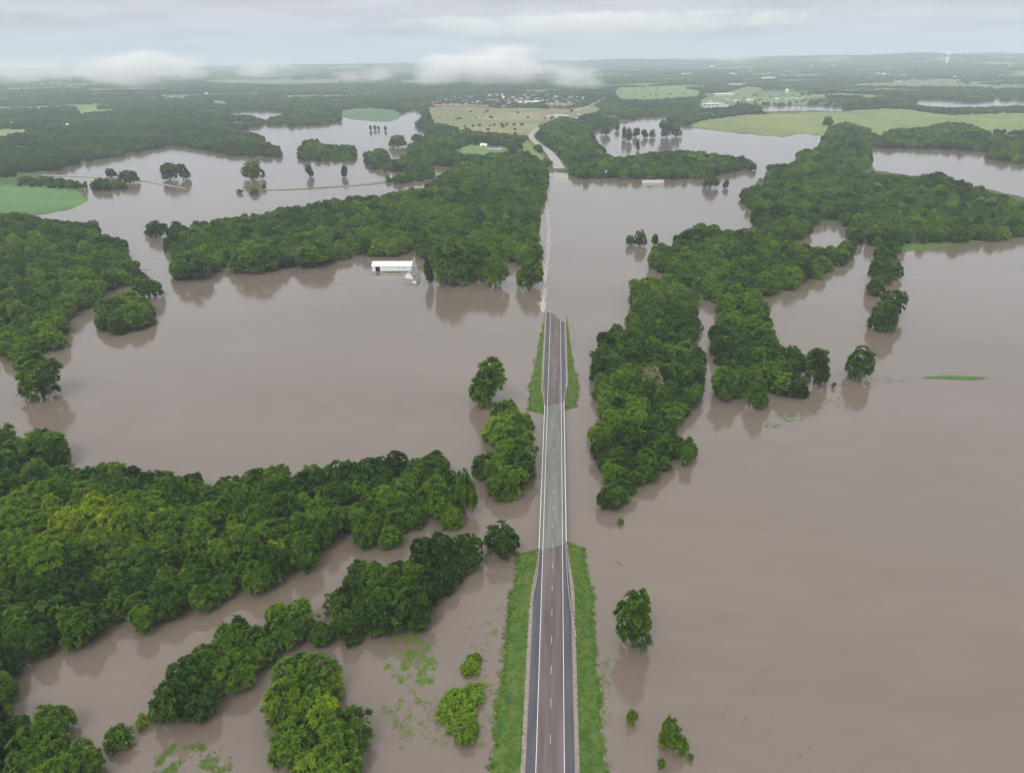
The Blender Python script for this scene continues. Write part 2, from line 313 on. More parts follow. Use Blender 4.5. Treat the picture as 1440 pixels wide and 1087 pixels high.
def build_water():
    m = bpy.data.materials.new('flood_water'); m.use_nodes = True; t = m.node_tree; b = t.nodes['Principled BSDF']
    c = t.nodes.new('ShaderNodeTexCoord')
    n = t.nodes.new('ShaderNodeTexNoise'); n.inputs['Scale'].default_value = .012; n.inputs['Detail'].default_value = 5
    mp = t.nodes.new('ShaderNodeMapping'); mp.inputs['Rotation'].default_value = (0, 0, .5); mp.inputs['Scale'].default_value = (.6, 1.6, 1)
    t.links.new(c.outputs['Object'], mp.inputs[0]); t.links.new(mp.outputs[0], n.inputs['Vector'])
    r = t.nodes.new('ShaderNodeValToRGB'); e = r.color_ramp.elements; e[0].position = .30; e[1].position = .70
    e[0].color = (.128, .101, .080, 1); e[1].color = (.158, .127, .104, 1)
    ns = t.nodes.new('ShaderNodeTexNoise'); ns.inputs['Scale'].default_value = .05; ns.inputs['Detail'].default_value = 6; ns.inputs['Distortion'].default_value = 1.6
    t.links.new(mp.outputs[0], ns.inputs['Vector'])
    av = t.nodes.new('ShaderNodeMath'); av.operation = 'MULTIPLY_ADD'; av.inputs[1].default_value = .45; t.links.new(ns.outputs[0], av.inputs[0])
    a2 = t.nodes.new('ShaderNodeMath'); a2.operation = 'MULTIPLY'; a2.inputs[1].default_value = .55; t.links.new(n.outputs[0], a2.inputs[0]); t.links.new(a2.outputs[0], av.inputs[2])
    t.links.new(av.outputs[0], r.inputs[0]); t.links.new(r.outputs[0], b.inputs['Base Color'])
    b.inputs['IOR'].default_value = 1.47; b.inputs['Roughness'].default_value = .11
    n2 = t.nodes.new('ShaderNodeTexNoise'); n2.inputs['Scale'].default_value = .35; n2.inputs['Detail'].default_value = 4
    t.links.new(c.outputs['Object'], n2.inputs['Vector'])
    # calm and ruffled patches
    n3 = t.nodes.new('ShaderNodeTexNoise'); n3.inputs['Scale'].default_value = .02; n3.inputs['Detail'].default_value = 3
    t.links.new(mp.outputs[0], n3.inputs['Vector'])
    q = t.nodes.new('ShaderNodeMapRange'); q.inputs[1].default_value = .42; q.inputs[2].default_value = .68; q.inputs[3].default_value = .015; q.inputs[4].default_value = .07
    t.links.new(n3.outputs[0], q.inputs[0])
    bp = t.nodes.new('ShaderNodeBump'); bp.inputs['Distance'].default_value = .6; t.links.new(q.outputs[0], bp.inputs['Strength'])
    t.links.new(n2.outputs[0], bp.inputs['Height']); t.links.new(bp.outputs[0], b.inputs['Normal'])
    S = 9000
    o = mesh('water', [(-S, -S/3, 0), (S, -S/3, 0), (S, S, 0), (-S, S, 0)], [(0, 1, 2, 3)], m)
    tag(o, 'muddy brown flood water covering the valley', 'water', kind='structure')
build_water()

# ------------------------------------------------------------------ highway: near approach, bridge, far approach, drowned and emerging stretch
ZR = 2.2; SK = .45
YB0 = at(778, 769, ZR)[1]; YB1 = at(779, 569, ZR)[1]; YW = at(780, 443, 0)[1]
def zroad(y):
    if y <= YB1: return ZR
    return max(ZR*(1-(y-YB1)/(YW-YB1)), -1.4)
def taper(d, a, b, l=30.0):
    t = min(max(d/l, 0), 1); t = t*t*(3-2*t); return a+(b-a)*t
def ribbon(name, rows, fx0, fx1, dz, mat, parent, nx=2):
    V = []; Fc = []
    for y in rows:
        a, b = fx0(y), fx1(y)
        for i in range(nx):
            x = a+(b-a)*i/(nx-1); V.append((x, y+SK*x, zroad(y)+dz - abs(x)*.015 - x*.03*float(sstep(YB1+50, YW-20, y)) + .05*sin(y/5.3)*float(sstep(YB1+90, YW-20, y))))
    for k in range(len(rows)-1):
        for i in range(nx-1):
            q = k*nx+i; Fc.append((q, q+1, q+nx+1, q+nx))
    return mesh(name, V, Fc, mat, parent)
grass_pts = []
def approach(name, y0, y1, bend, label):
    """bend = the end that meets the bridge"""
    root = tag(empty(name, (0, 0, 0)), label, 'road', kind='structure')
    rows = [y for y in np.arange(y0, y1, 3.0)]+[y1]
    dist = lambda y: abs(y-bend)
    sh = lambda y: taper(dist(y), 4.75, 6.3); gr = lambda y: taper(dist(y), 5.5, 7.5)
    ribbon('travel_lanes', rows, lambda y: -3.72, lambda y: 3.72, 0, M['lane'], root, 3)
    for s in (-1, 1):
        ribbon('shoulder', rows, *((lambda y: -sh(y), lambda y: -3.72) if s < 0 else (lambda y: 3.72, lambda y: sh(y))), -.004, M['shoulder'], root)
        ribbon('gravel_edge', rows, *((lambda y: -gr(y), lambda y: -sh(y)) if s < 0 else (lambda y: sh(y), lambda y: gr(y))), -.012, M['gravel'], root)
        ribbon('edge_line', rows, lambda y: s*3.62-.065, lambda y: s*3.62+.065, .006, M['paint'], root)
        # grassed embankment
        V = []; Fc = []; n = 7; slope = 3.4 if s < 0 else 2.9
        ext = ([bend+3, bend+6.5] if bend == y1 else []); pre = ([bend-6.5, bend-3] if bend == y0 else [])
        rr = pre+rows+ext
        for y in rr:
            yc = min(max(y, y0), y1); zt = zroad(yc)-.03; drop = abs(y-yc)/6.5*3.7; g = gr(yc)
            wdt = (zt+1.6)*slope*(.86+.3*float(vnoise(np.array([y/9.]), np.array([s*3.]))[0]))
            for i in range(n):
                f = i/(n-1); x = s*(g+f*wdt); z = zt-.09 - f*(zt+1.6) - drop*(1-f*.6) + (.12*float(vnoise(np.array([y/2.]), np.array([x/2.]))[0]) if 0 < i else 0)
                V.append((x, y+SK*(s*g), z))
        for k in range(len(rr)-1):
            for i in range(n-1):
                q = k*n+i; f = (q, q+1, q+n+1, q+n); Fc.append(f if s > 0 else f[::-1])
        vg = mesh('grass_verge', V, Fc, M['verge'], root, True)
        Va = np.array(V).reshape(len(rr), n, 3)
        for k in range(len(rr)-1):
            for _ in range(int(34*(np.linalg.norm(Va[k, -1]-Va[k, 0])/8))):
                a, b = random.random(), random.random()*(n-1); i = min(int(b), n-2); b -= i
                p = (Va[k, i]*(1-a)+Va[k+1, i]*a)*(1-b) + (Va[k, i+1]*(1-a)+Va[k+1, i+1]*a)*b
                if p[2] > -.25 and not (i == 2 and random.random() < .6): grass_pts.append((p[0], p[1], max(p[2], -.02), i/(n-2), s))
    return root
def dashes(y0, y1, parent):
    y = y0; zd = lambda q: zroad(q)+.007+.05*sin(q/5.3)*float(sstep(YB1+90, YW-20, q))
    while y+3.05 < y1:
        V = [(-.075, y, zd(y)), (.075, y, zd(y)), (.075, y+3.05, zd(y+3.05)), (-.075, y+3.05, zd(y+3.05))]
        mesh('centre_dash', V, [(0, 1, 2, 3)], M['ypaint'], parent); y += 12.19
near = approach('highway', 40, YB0, YB0, 'dry highway running up to the bridge from the bottom edge')
farr = approach('highway', YB1, YB1+250, YB1, 'highway beyond the bridge that dips under the flood')
yd = at(774, 1046, ZR)[1]; yd -= 12.19*4
dashes(yd, YB0-2, near)
k0 = yd
while k0 < YB0-2: k0 += 12.19
kb = k0
while kb < YB1-2: kb += 12.19
dashes(kb, YW-3, farr)

def build_bridge():
    b = empty('road_bridge', (0, 0, 0), 0, 'grey concrete road bridge with pale parapets just above the flood', 'bridge')
    e = .03
    def slab(name, x0, x1, z0, z1, mat, ya=YB0+e, yb=YB1-e, par=b):
        V = []
        for z in (z0, z1):
            for x, y in ((x0, ya), (x1, ya), (x1, yb), (x0, yb)): V.append((x, y+SK*x, z))
        return mesh(name, V, [(3, 2, 1, 0), (4, 5, 6, 7), (0, 1, 5, 4), (1, 2, 6, 5), (2, 3, 7, 6), (3, 0, 4, 7)], mat, par)
    # slab cut into spans by dark joints
    ny = 6
    for k in range(ny):
        ya = YB0+e+(YB1-YB0)*k/ny; yb = YB0-e+(YB1-YB0)*(k+1)/ny
        slab('deck_span', -5.25, 5.25, ZR-.55, ZR-.06, M['deck'], ya, yb)
    for s in (-1, 1):
        x0, x1 = sorted((s*4.86, s*5.16))
        p = slab('parapet', x0, x1, ZR-.058, ZR+.80, M['concrete'])
        slab('coping', x0-.03, x1+.03, ZR+.80, ZR+.92, M['concrete'], par=p)
        slab('edge_line', s*3.62-.065, s*3.62+.065, ZR-.056, ZR-.05, M['paint'])
        for x in (s*2.6, s*4.6): slab('girder', x-.25, x+.25, ZR-1.5, ZR-.552, M['concrete'])
    for k in range(1, ny):
        y = YB0+(YB1-YB0)*k/ny
        V, Fc = box_vf(-4.9, 4.9, -.5, .5, -6, ZR-1.5); V = [(x, y+yy+SK*x, z) for x, yy, z in V]
        mesh('pier', V, Fc, M['concrete'], b)
    for y, d in ((YB0, 1), (YB1, -1)):
        V, Fc = box_vf(-5.4, 5.4, -1.2, -.1, -5, ZR-.57); V = [(x, y-d*.0+yy*d+SK*x, z) for x, yy, z in V]
        mesh('abutment', V, Fc if d > 0 else [f[::-1] for f in Fc], M['concrete'], b)
    y = k0
    while y+3.05 < YB1-1:
        mesh('centre_dash', [(-.075, y, ZR-.05), (.075, y, ZR-.05), (.075, y+3.05, ZR-.05), (-.075, y+3.05, ZR-.05)], [(0, 1, 2, 3)], M['ypaint'], b); y += 12.19
build_bridge()

def guardrail(s, ybr, d, length, flare, label):
    """from the bridge corner outwards; d = -1 towards the camera"""
    r = empty('guardrail', (0, 0, 0), 0, label, 'guardrail', 'steel guardrails at the bridge corners')
    n = int(length/1.9); P = []
    for k in range(n+1):
        t = k/n; x = s*(4.95+flare*t*t*t+.6*t); y = ybr+d*(.6+length*t)+SK*s*4.9; P.append((x, y))
    V = []; Fc = []
    for x, y in P:
        z = zroad(y); prof = [(0, .42), (-.07, .50), (0, .57), (-.07, .64), (0, .73), (.05, .73), (.05, .42)]
        for dx_, dz in prof: V.append((x+s*dx_-s*.09, y, z+dz))
    for k in range(n):
        for i in range(7):
            a, b = k*7+i, k*7+(i+1) % 7; Fc.append((a, b, b+7, a+7))
    mesh('rail', V, Fc, M['rail'], r)
    for x, y in P:
        z = zroad(y); box('post', x+s*.02, x+s*.24, y-.11, y+.11, z-.5, z+.78, M['wood'], r)
guardrail(-1, YB0, -1, 30, 1.7, 'weathered guardrail at the near left corner of the bridge, bending away')
guardrail(1, YB0, -1, 48, 2.2, 'long guardrail at the near right corner of the bridge')
guardrail(-1, YB1, 1, 34, 1.6, 'brown guardrail at the far left corner of the bridge')
guardrail(1, YB1, 1, 22, 1.8, 'short guardrail at the far right corner of the bridge')

def path_strip(name, pts, wd, mat, z, label, kind='structure', parent=None, zs=None, cat='road'):
    P = [at(u, v, 0)[:2] for u, v in pts]; Q = []
    for k in range(len(P)-1):                       # Catmull-Rom
        p0, p1, p2, p3 = P[max(k-1, 0)], P[k], P[k+1], P[min(k+2, len(P)-1)]
        for t in np.linspace(0, 1, 8, endpoint=False):
            Q.append(.5*((2*p1)+(p2-p0)*t+(2*p0-5*p1+4*p2-p3)*t*t+(-p0+3*p1-3*p2+p3)*t**3))
    Q.append(P[-1]); V = []; Fc = []
    for k, p in enumerate(Q):
        d = Q[min(k+1, len(Q)-1)]-Q[max(k-1, 0)]; d = d/np.linalg.norm(d); nrm = np.array([d[1], -d[0]])
        f = k/(len(Q)-1)*(len(wd)-1); i = min(int(f), len(wd)-2); ww = wd[i]*(1-(f-i))+wd[i+1]*(f-i)
        zz = z if zs is None else zs[i]*(1-(f-i))+zs[i+1]*(f-i)
        h = float(hills(np.array([p[0]]), np.array([p[1]]))[0])
        for sgn in (-.5, .5): V.append((*(p+nrm*sgn*ww), zz+h))
    for k in range(len(Q)-1): Fc.append((2*k, 2*k+1, 2*k+3, 2*k+2))
    o = mesh(name, V, Fc, mat, parent)
    if label: tag(o, label, cat, kind=kind)
    return o
M['farroad'] = nm('worn_pale_asphalt', (.26, .235, .225), (.34, .31, .295), scale=.05, rough=.9)
M['track'] = nm('gravel_track', (.22, .20, .155), (.30, .275, .22), scale=.1, rough=.95)
main_pts = [(785,300),(785,280),(787,262),(789,248),(784,232),(772,215),(758,205),(749,197),(747,191),(751,186),(757,182)]
path_strip('highway', main_pts, [15,15,16,22,18,15,14,13,13,12,11], M['farroad'], 0, 'pale highway rising out of the water and curving away past the farmstead', zs=[-1.2,-.6,-.15,.2,.9,1,1.05,1.1,1.1,1.1,1.1])
path_strip('highway', [(790,176),(812,168),(815,164),(808,160),(828,152),(840,146),(850,140),(852,135)], [11,11,11,11,11,11,12], M['farroad'], 1.3, 'distant bend of the highway climbing towards the town')
path_strip('side_road', [(800,241),(812,240),(822,242)], [9,8,7], M['track'], .7, 'short gravel side road off the emerging highway')
causeway = [(20,246),(70,247),(120,249),(165,251),(200,254.5),(235,261),(262,266)]
path_strip('causeway_road', causeway, [12,10,9,9,8,6,3], M['track'], .35, 'pale low road along the hedge at the left, sinking into the flood')
c2 = [(330,268),(400,267.5),(460,264),(520,259),(570,253),(610,247),(650,239)]
path_strip('grass_bank', c2, [3,10,16,18,22,22,16], M['verge'], .10, 'thin grassy bank of the drowned road across the left lake', cat='bank')
path_strip('causeway_road', c2[2:], [5,7,8,8,7], M['track'], .4, 'thin pale road on the grassy bank across the left lake')
path_strip('grass_bank', [(1300,531.5),(1330,531),(1360,532),(1386,531.5)], [1.5,5,6,2], M['verge'], .1, 'long narrow strip of grass just above the right flood', cat='bank')
path_strip('grass_bank', [(1240,343),(1262,349),(1310,345),(1380,339)], [6,26,22,8], M['verge'], .15, 'green shore in front of the upper right wood', cat='bank')
path_strip('shed_lawn', [(536,382.5),(556,382.5),(574,381)], [2,9,4], M['verge'], .12, 'patch of lawn left dry before the white shed', cat='lawn')

# foam where the flood pours over the drowned highway
def foam(name, pts, width, n, label):
    P = [at(u, v, 0)[:2] for u, v in pts]; V = []; Fc = []; r = random.Random(3)
    tot = len(P)-1
    for _ in range(n):
        f = r.random()*tot; i = min(int(f), tot-1); t = f-i; p = P[i]*(1-t)+P[i+1]*t
        x = p[0]+r.gauss(0, width)*(.5+t)+.4*sin(p[1]/17); y = p[1]+r.uniform(-2, 2); a = r.uniform(.12, .42); b = r.uniform(.5, 2.2); k = len(V)
        th = r.gauss(0, .25); c, s = cos(th), sin(th); z = .015+r.random()*.05
        for q in range(6):
            qa = q*pi/3; dx_, dy_ = a*cos(qa)*r.uniform(.6, 1), b*sin(qa)*r.uniform(.6, 1)
            V.append((x+dx_*c-dy_*s, y+dx_*s+dy_*c, z))
        V.append((x, y, z+.14)); Fc += [(k+q, k+(q+1) % 6, k+6) for q in range(6)]
    tag(mesh(name, V, Fc, M['foam']), label, 'foam', kind='stuff')
M['foam'] = nm('foam', (.30, .27, .24), (.46, .43, .40), scale=.6, rough=.6)
foam('foam', [(764.5,438),(763.5,425),(766,400),(769,370),(771.5,340),(771,315),(769,295),(769,275),(771,262),(774,250)], 1.15, 3600, 'pale foam line where water spills over the drowned road')

# ------------------------------------------------------------------ trees
def sprays(C, Nn, nl, ll, lw, spread, r):
    """nl leaf sprays radiate from each tuft centre C along its outward normal"""
    T = len(C); c = np.repeat(C, nl, 0); n = np.repeat(Nn, nl, 0); K = T*nl
    d = r.normal(0, 1, (K, 3)); d -= n*np.sum(d*n, 1)[:, None]; d /= np.linalg.norm(d, axis=1)[:, None]+1e-6
    d = d*spread*r.uniform(.5, 1.5, K)[:, None] + n*.62 + r.normal(0, .16, (K, 3)); d /= np.linalg.norm(d, axis=1)[:, None]
    ln = ll*r.uniform(.6, 1.25, K)[:, None]; wd = lw*r.uniform(.6, 1.2, K)[:, None]
    s = np.cross(d, n + r.normal(0, .38, (K, 3))); s /= np.linalg.norm(s, axis=1)[:, None]+1e-6
    b = c + d*ln*.12; m = c + d*ln*.62; t = c + d*ln; t[:, 2] -= (ln*.16)[:, 0]
    V = np.stack([b, m-s*wd*.5, t, m+s*wd*.5], 1).reshape(-1, 3); Q = np.arange(K*4).reshape(-1, 4)
    return V, Q
def crown(name, seed, W, H, nt, nl, ll, lw, base=.08, lobes=8, mat=None, ragged=.12):
    """crown of unit placement: foot at z=0, several rounded lobes carrying leafy tufts"""
    r = np.random.default_rng(seed); R = W/2
    lob = [(np.array([0, 0, H*(.5+base/2)]), np.array([R*.62, R*.62, H*(.5-base/2)]))]
    a0 = r.uniform(0, 6.28)
    for k in range(lobes):
        a = a0+k*2.4; rr = R*r.uniform(.42, .70); z = H*r.uniform(.24, .70); q = r.uniform(.28, .42)
        lob.append((np.array([cos(a)*rr, sin(a)*rr, z]), np.array([R*q, R*q, min(H*.30, z*.92)])))
    C = []; Nn = []; wts = np.array([l[1][0]*l[1][2] for l in lob]); wts /= wts.sum()
    while len(C) < nt:
        k = r.choice(len(lob), p=wts); ce, ra = lob[k]
        d = r.normal(0, 1, 3); d /= np.linalg.norm(d)
        if d[2] < -.55: continue
        p = ce+d*ra*r.uniform(.86, 1.06+ragged)
        if any(j != k and np.sum(((p-l[0])/l[1])**2) < .72 for j, l in enumerate(lob)): continue
        if p[2] < H*base*.5: continue
        n = d/ra; n /= np.linalg.norm(n); n = n*.8+np.array([0, 0, .35]); n /= np.linalg.norm(n)
        C.append(p); Nn.append(n)
    C = np.array(C); Nn = np.array(Nn)
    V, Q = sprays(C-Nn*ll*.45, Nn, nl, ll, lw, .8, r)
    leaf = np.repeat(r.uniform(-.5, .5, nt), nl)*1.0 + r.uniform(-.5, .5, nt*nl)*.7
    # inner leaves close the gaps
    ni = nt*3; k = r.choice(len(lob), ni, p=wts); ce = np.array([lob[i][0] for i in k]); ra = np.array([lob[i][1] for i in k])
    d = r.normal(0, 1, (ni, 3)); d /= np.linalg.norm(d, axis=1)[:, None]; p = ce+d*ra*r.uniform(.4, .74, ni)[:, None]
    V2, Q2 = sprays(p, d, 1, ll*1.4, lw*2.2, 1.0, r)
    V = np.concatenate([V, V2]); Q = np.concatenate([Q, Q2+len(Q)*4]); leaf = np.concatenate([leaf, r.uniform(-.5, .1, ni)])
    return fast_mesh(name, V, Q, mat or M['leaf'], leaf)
def trunk_mesh(name, seed, H, W, rad, low=-1.8):
    r = random.Random(seed); V = []; Fc = []
    def tube(pts, rs):
        k = len(V); n = 7
        for (x, y, z), q in zip(pts, rs):
            for i in range(n): V.append((x+q*cos(i*2*pi/n), y+q*sin(i*2*pi/n), z))
        for s in range(len(pts)-1):
            for i in range(n): a, b = k+s*n+i, k+s*n+(i+1) % n; Fc.append((a, b, b+n, a+n))
    tube([(0, 0, low), (.05, 0, H*.15), (.1, .08, H*.4), (0, .1, H*.72)], [rad*1.2, rad, rad*.75, rad*.25])
    for k in range(5):
        a = k*1.3+r.random(); z = H*r.uniform(.14, .36); e = W*.3
        tube([(0, 0, z), (cos(a)*e*.5, sin(a)*e*.5, z+H*.16), (cos(a)*e, sin(a)*e, z+H*.32)], [rad*.5, rad*.35, rad*.12])
    me = bpy.data.meshes.new(name); me.from_pydata(V, [], Fc); me.update(); me.materials.append(M['bark']); return me
# unit-size kinds: (crown, trunk, width, height)
KINDS = []
for i, (W, H, base, lobes) in enumerate([(12, 10.5, .06, 8), (13, 11.5, .06, 9), (11, 12, .08, 7), (12.5, 10, .05, 10), (10.5, 11, .07, 7), (14, 12, .06, 10)]):
    KINDS.append((crown('crown', 10+i, W, H, 108, 42, 1.6, .44, base, lobes, ragged=.22), trunk_mesh('trunk', i, H, W, .36), W, H))
LONE = []
for i, (W, H, base, lobes) in enumerate([(11, 13, .2, 8), (12, 12, .16, 9), (9, 12, .22, 6)]):
    LONE.append((crown('crown', 40+i, W, H, 125, 38, 1.35, .42, base, lobes, ragged=.2), trunk_mesh('trunk', 20+i, H, W, .36), W, H))
SHRUB = []
for i in range(3):
    SHRUB.append((crown('crown', 60+i, 4.5, 3.2, 70, 18, .62, .30, .02, 6), trunk_mesh('stem', 30+i, 3.2, 4.5, .08, -1), 4.5, 3.2))
def conifer(seed):
    r = np.random.default_rng(seed); C = []; Nn = []
    for k in range(150):
        f = r.uniform(0, 1)**.8; a = r.uniform(0, 6.28); q = (1-f)*2.6+.15
        C.append((cos(a)*q*.8, sin(a)*q*.8, 1+f*11)); Nn.append((cos(a), sin(a), -.1))
    V, Q = sprays(np.array(C), np.array(Nn), 14, 1.0, .35, .4, r)
    return fast_mesh('crown', V, Q, M['leaf'], r.uniform(-.5, .0, len(Q)))
CONIFER = (conifer(5), trunk_mesh('trunk', 50, 9, 2, .2), 5.4, 12.5)
def put_tree(name, kind, loc, rz, sx, sz, tint, label, cat='tree', group=None):
    e = empty(name, loc, rz, label, cat, group); e.scale = (sx, sx, sz)
    for part, me in (('trunk' if cat == 'tree' else 'stem', kind[1]), ('crown', kind[0])):
        o = bpy.data.objects.new(part, me); link(o, e); o['tint'] = float(tint)
    return e
def px_scale(p):
    u, v, zc = project(p); dep = math.asin((CH-p[2])/np.linalg.norm(np.array(p)-np.array([CX, 0, CH])))
    return F/zc[0], dep
def lone(kind, u, v, wpx, hpx, tint, label, name='lone_tree', cat='tree', group=None, lift=0, flat=1.0):
    """u, v: foot of the outline in the photograph, wpx x hpx its size there"""
    zc = 3.0
    for _ in range(4):
        p = at(u, v-hpx/2, zc); k, dep = px_scale(p); Wm = wpx/k
        Hm = sqrt(max((hpx/k)**2-(Wm*sin(dep))**2, (.62*Wm*cos(dep))**2))/cos(dep); zc = Hm/2+lift
    return put_tree(name, kind, (p[0], p[1], lift), random.random()*6.28, Wm/kind[2], Hm/kind[3]*flat, tint+.11, label, cat, group)

def where(u, v, u0, u1, v0, v1):
    f = min(max((u-u0)/(u1-u0), 0), .999); g = min(max((v-v0)/(v1-v0), 0), .999)
    return ('back', 'rear', 'middle', 'front')[int(g*4)]+' row, '+('left end', 'left part', 'left centre', 'centre', 'right centre', 'right part', 'right end')[int(f*7)]
cand = []
for key, (desc, poly) in GROVES.items():
    P = np.array(poly, float); us = np.clip(P[:, 0], -120, 1540); vs = P[:, 1]
    W_ = np.array([at(u, v, 0)[:2] for u, v in zip(us, vs)]); lo = W_.min(0)-15; hi = W_.max(0)+15
    dm = hypot(*W_.mean(0)); sp = 8.0 if dm < 420 else (10.2 if dm < 900 else 11.5)
    if key in ('bank', 'spit', 'edge', 'pair', 'islet'): sp = 6.8
    if key == 'bridge': sp = 6.9
    tol = .6 if key == 'bridge' else .45 if sp < 7 else (.78 if key == 'lower' else .66)
    gx, gy = np.meshgrid(np.arange(lo[0], hi[0], sp), np.arange(lo[1], hi[1], sp*.87))
    gx = gx + (np.arange(gx.shape[0]) % 2)[:, None]*sp/2
    gx = (gx+rng.uniform(-.34, .34, gx.shape)*sp).ravel(); gy = (gy+rng.uniform(-.34, .34, gy.shape)*sp).ravel()
    kk = rng.integers(0, 6, len(gx)); sc = rng.uniform(.72, 1.18, len(gx)); hs = sc*rng.uniform(.8, 1.25, len(gx))
    if key in ('isle', 'isle2', 'isle3', 'hedge', 'hedge2'): q_ = rng.uniform(.5, .95, len(gx)); sc *= q_; hs *= q_*rng.uniform(.7, 1.2, len(gx))
    if key in ('bank', 'spit'): sc *= .8; hs *= .85
    if key in ('lower', 'strip', 'bottom', 'corner', 'edge'): sc *= .87; hs *= .92
    Wd = np.array([k[2] for k in KINDS])[kk]*sc; Ht = np.array([k[3] for k in KINDS])[kk]*hs
    h = hills(gx, gy)
    u, v, zc = project(np.stack([gx, gy, h+Ht*.5], 1)); k = F/zc
    dep = np.arcsin(np.clip((CH-h)/np.sqrt(gx**2+gy**2+CH**2), 0, 1))
    a = k*Wd/2*tol; b = k*np.sqrt((Ht/2*np.cos(dep))**2+(Wd/2*np.sin(dep))**2)*tol
    ok = zc > 40
    for du, dv in ((0, 0), (1, 0), (-1, 0), (0, 1), (0, -1)): ok &= psd(u+du*a, v+dv*b, poly) > 0
    rim = psd(u, v, poly) < 1.9*a+6
    # shade patches: yellow-green and dark trees stand in drifts
    tn = .38 + (fbm(gx/38, gy/38, 12)-.5)*.7 + rng.normal(0, .16, len(gx))
    if key == 'lower':
        tn += .6*np.exp(-((u-115)/125)**2-((v-732)/40)**2) - .16*np.exp(-((u-190)/110)**2-((v-700)/20)**2)
    if key in ('corner', 'bottom'): tn += .05
    if key in ('spit',): tn -= .08
    for i in np.nonzero(ok)[0]:
        cand.append((hypot(gx[i], gy[i]), gx[i], gy[i], h[i], int(kk[i]), sc[i], hs[i], float(np.clip(tn[i], .02, .95)), key, bool(rim[i]), u[i], v[i]))
cand.sort(key=lambda c: c[0])
NEAR = [c for c in cand if -40 < c[10] < 1480 and c[11] < 1120][:300]
near_ids = set(map(id, NEAR))
BB = {}
for g in GROVES:
    q = [c for c in NEAR if c[8] == g]
    if q: BB[g] = ((min(c[10] for c in q)-1, max(c[10] for c in q)+1), (min(c[11] for c in q)-1, max(c[11] for c in q)+1))
LAB = []
for c in NEAR:
    t = c[7]; tone = ('darkest green', 'dark green', 'deep green', 'mid green', 'fresh green', 'bright green', 'pale green', 'yellowish')[int(np.searchsorted([.14, .23, .31, .39, .48, .6, .74], t))]
    size = ('low', 'small', 'rounded', 'full', 'tall', 'towering')[int(np.searchsorted([.68, .82, .94, 1.06, 1.2], c[6]))]; desc = GROVES[c[8]][0]
    uu, vv = BB[c[8]]; fu = (c[10]-uu[0])/(uu[1]-uu[0]); fv = (c[11]-vv[0])/(vv[1]-vv[0])
    side = ('far left', 'left', 'middle', 'right', 'far right')[min(int(fu*5), 4)]; row = ('back', 'centre', 'front')[min(int(fv*3), 2)]
    label = f"{size} {tone} tree {'edging' if c[9] else 'inside'} the {row} {side} of {desc}"
    LAB.append((label, c))
for label, c in LAB:
    same = sorted(q[1][10] for q in LAB if q[0] == label); k = same.index(c[10]); desc = GROVES[c[8]][0]
    pre = '' if len(same) == 1 or len(label.split())+label.count('-') > 15 else (('left ', 'right ') if len(same) == 2 else ('left ', 'middle ', 'right ', 'outer ', 'outermost '))[min(k, 4)]
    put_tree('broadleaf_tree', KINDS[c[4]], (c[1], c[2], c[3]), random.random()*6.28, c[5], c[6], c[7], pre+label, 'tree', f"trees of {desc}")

# the remaining woods: grove trees farther off, then the forests of the valley sides up to the horizon
pts = [(c[1], c[2], c[3], c[5], c[6], c[7], c[4]) for c in cand if id(c) not in near_ids]
def far_forest():
    res = []
    for d0, d1, sp, pick, ws, hs_ in ((1050, 2300, 11.5, 0, 1.05, .95), (2300, 3600, 14, 6, 1.3, 1.0), (3600, 6000, 21, 6, 1.9, 1.1), (6000, 10000, 36, 6, 3.2, 1.25), (10000, 19000, 72, 6, 6.2, 1.5)):
        A = radians(44); n = int(A*2*(d1*d1-d0*d0)/2/(sp*sp))
        d = np.sqrt(rng.uniform(d0*d0, d1*d1, n)); a = rng.uniform(-A, A, n)+YAW
        x, y = -np.sin(a)*d, np.cos(a)*d; s, u, v, h = shore(x, y)
        ok = (s > .1) & (v < 250) & (u > -80) & (u < 1500) & (farmland(x, y) == 0)
        for poly, _ in FIELDS: ok &= psd(u, v, poly) < .6
        for (_, poly) in list(GROVES.values()): 
            ok &= psd(u, v, poly) < 0
        # roads and the built-up strip stay open
        for line, wd in ((main_pts, 9), ([(790,176),(812,168),(815,164),(808,160),(828,152),(840,146),(850,140)], 4), (causeway, 4), (c2, 5)):
            for (x0, y0), (x1, y1) in zip(line[:-1], line[1:]):
                ex, ey = x1-x0, y1-y0; t = np.clip(((u-x0)*ex+(v-y0)*ey)/(ex*ex+ey*ey), 0, 1)
                ok &= np.hypot(u-x0-t*ex, (v-y0-t*ey)*1.5) > wd
        ok &= psd(u, v-6, FIELDS[13][0]) < -2
        for wq in WATER[3:7]: ok &= (psd(u, v-3, wq) < 0) & (psd(u, v-5, wq) < 0)
        town = psd(u, v, [(600,150),(610,138),(680,128),(760,130),(820,136),(830,148),(800,153),(640,150)]) > 0
        ok &= ~(town & (rng.random(n) < .82))
        ok &= ~((psd(u, v, [(980,150),(985,135),(1100,124),(1140,130),(1190,148),(1100,150)]) > 0) & (rng.random(n) < .9))
        # clearings
        ok &= fbm(x/160, y/160, 31) > .30
        x, y, h = x[ok], y[ok], h[ok]; m = len(x)
        z = h*np.clip(s[ok]/12, 0, 1)
        tn = np.clip(.25+(fbm(x/90, y/90, 14)-.5)*.6+rng.normal(0, .09, m), .02, .8)
        pk = (rng.integers(0, 6, m) if pick == 0 else 6+rng.integers(0, 4, m))
        q = rng.uniform(.75, 1.25, m)
        res += list(zip(x, y, z, ws*q, hs_*rng.uniform(.75, 1.2, m), tn, pk))
    return res
pts += far_forest()
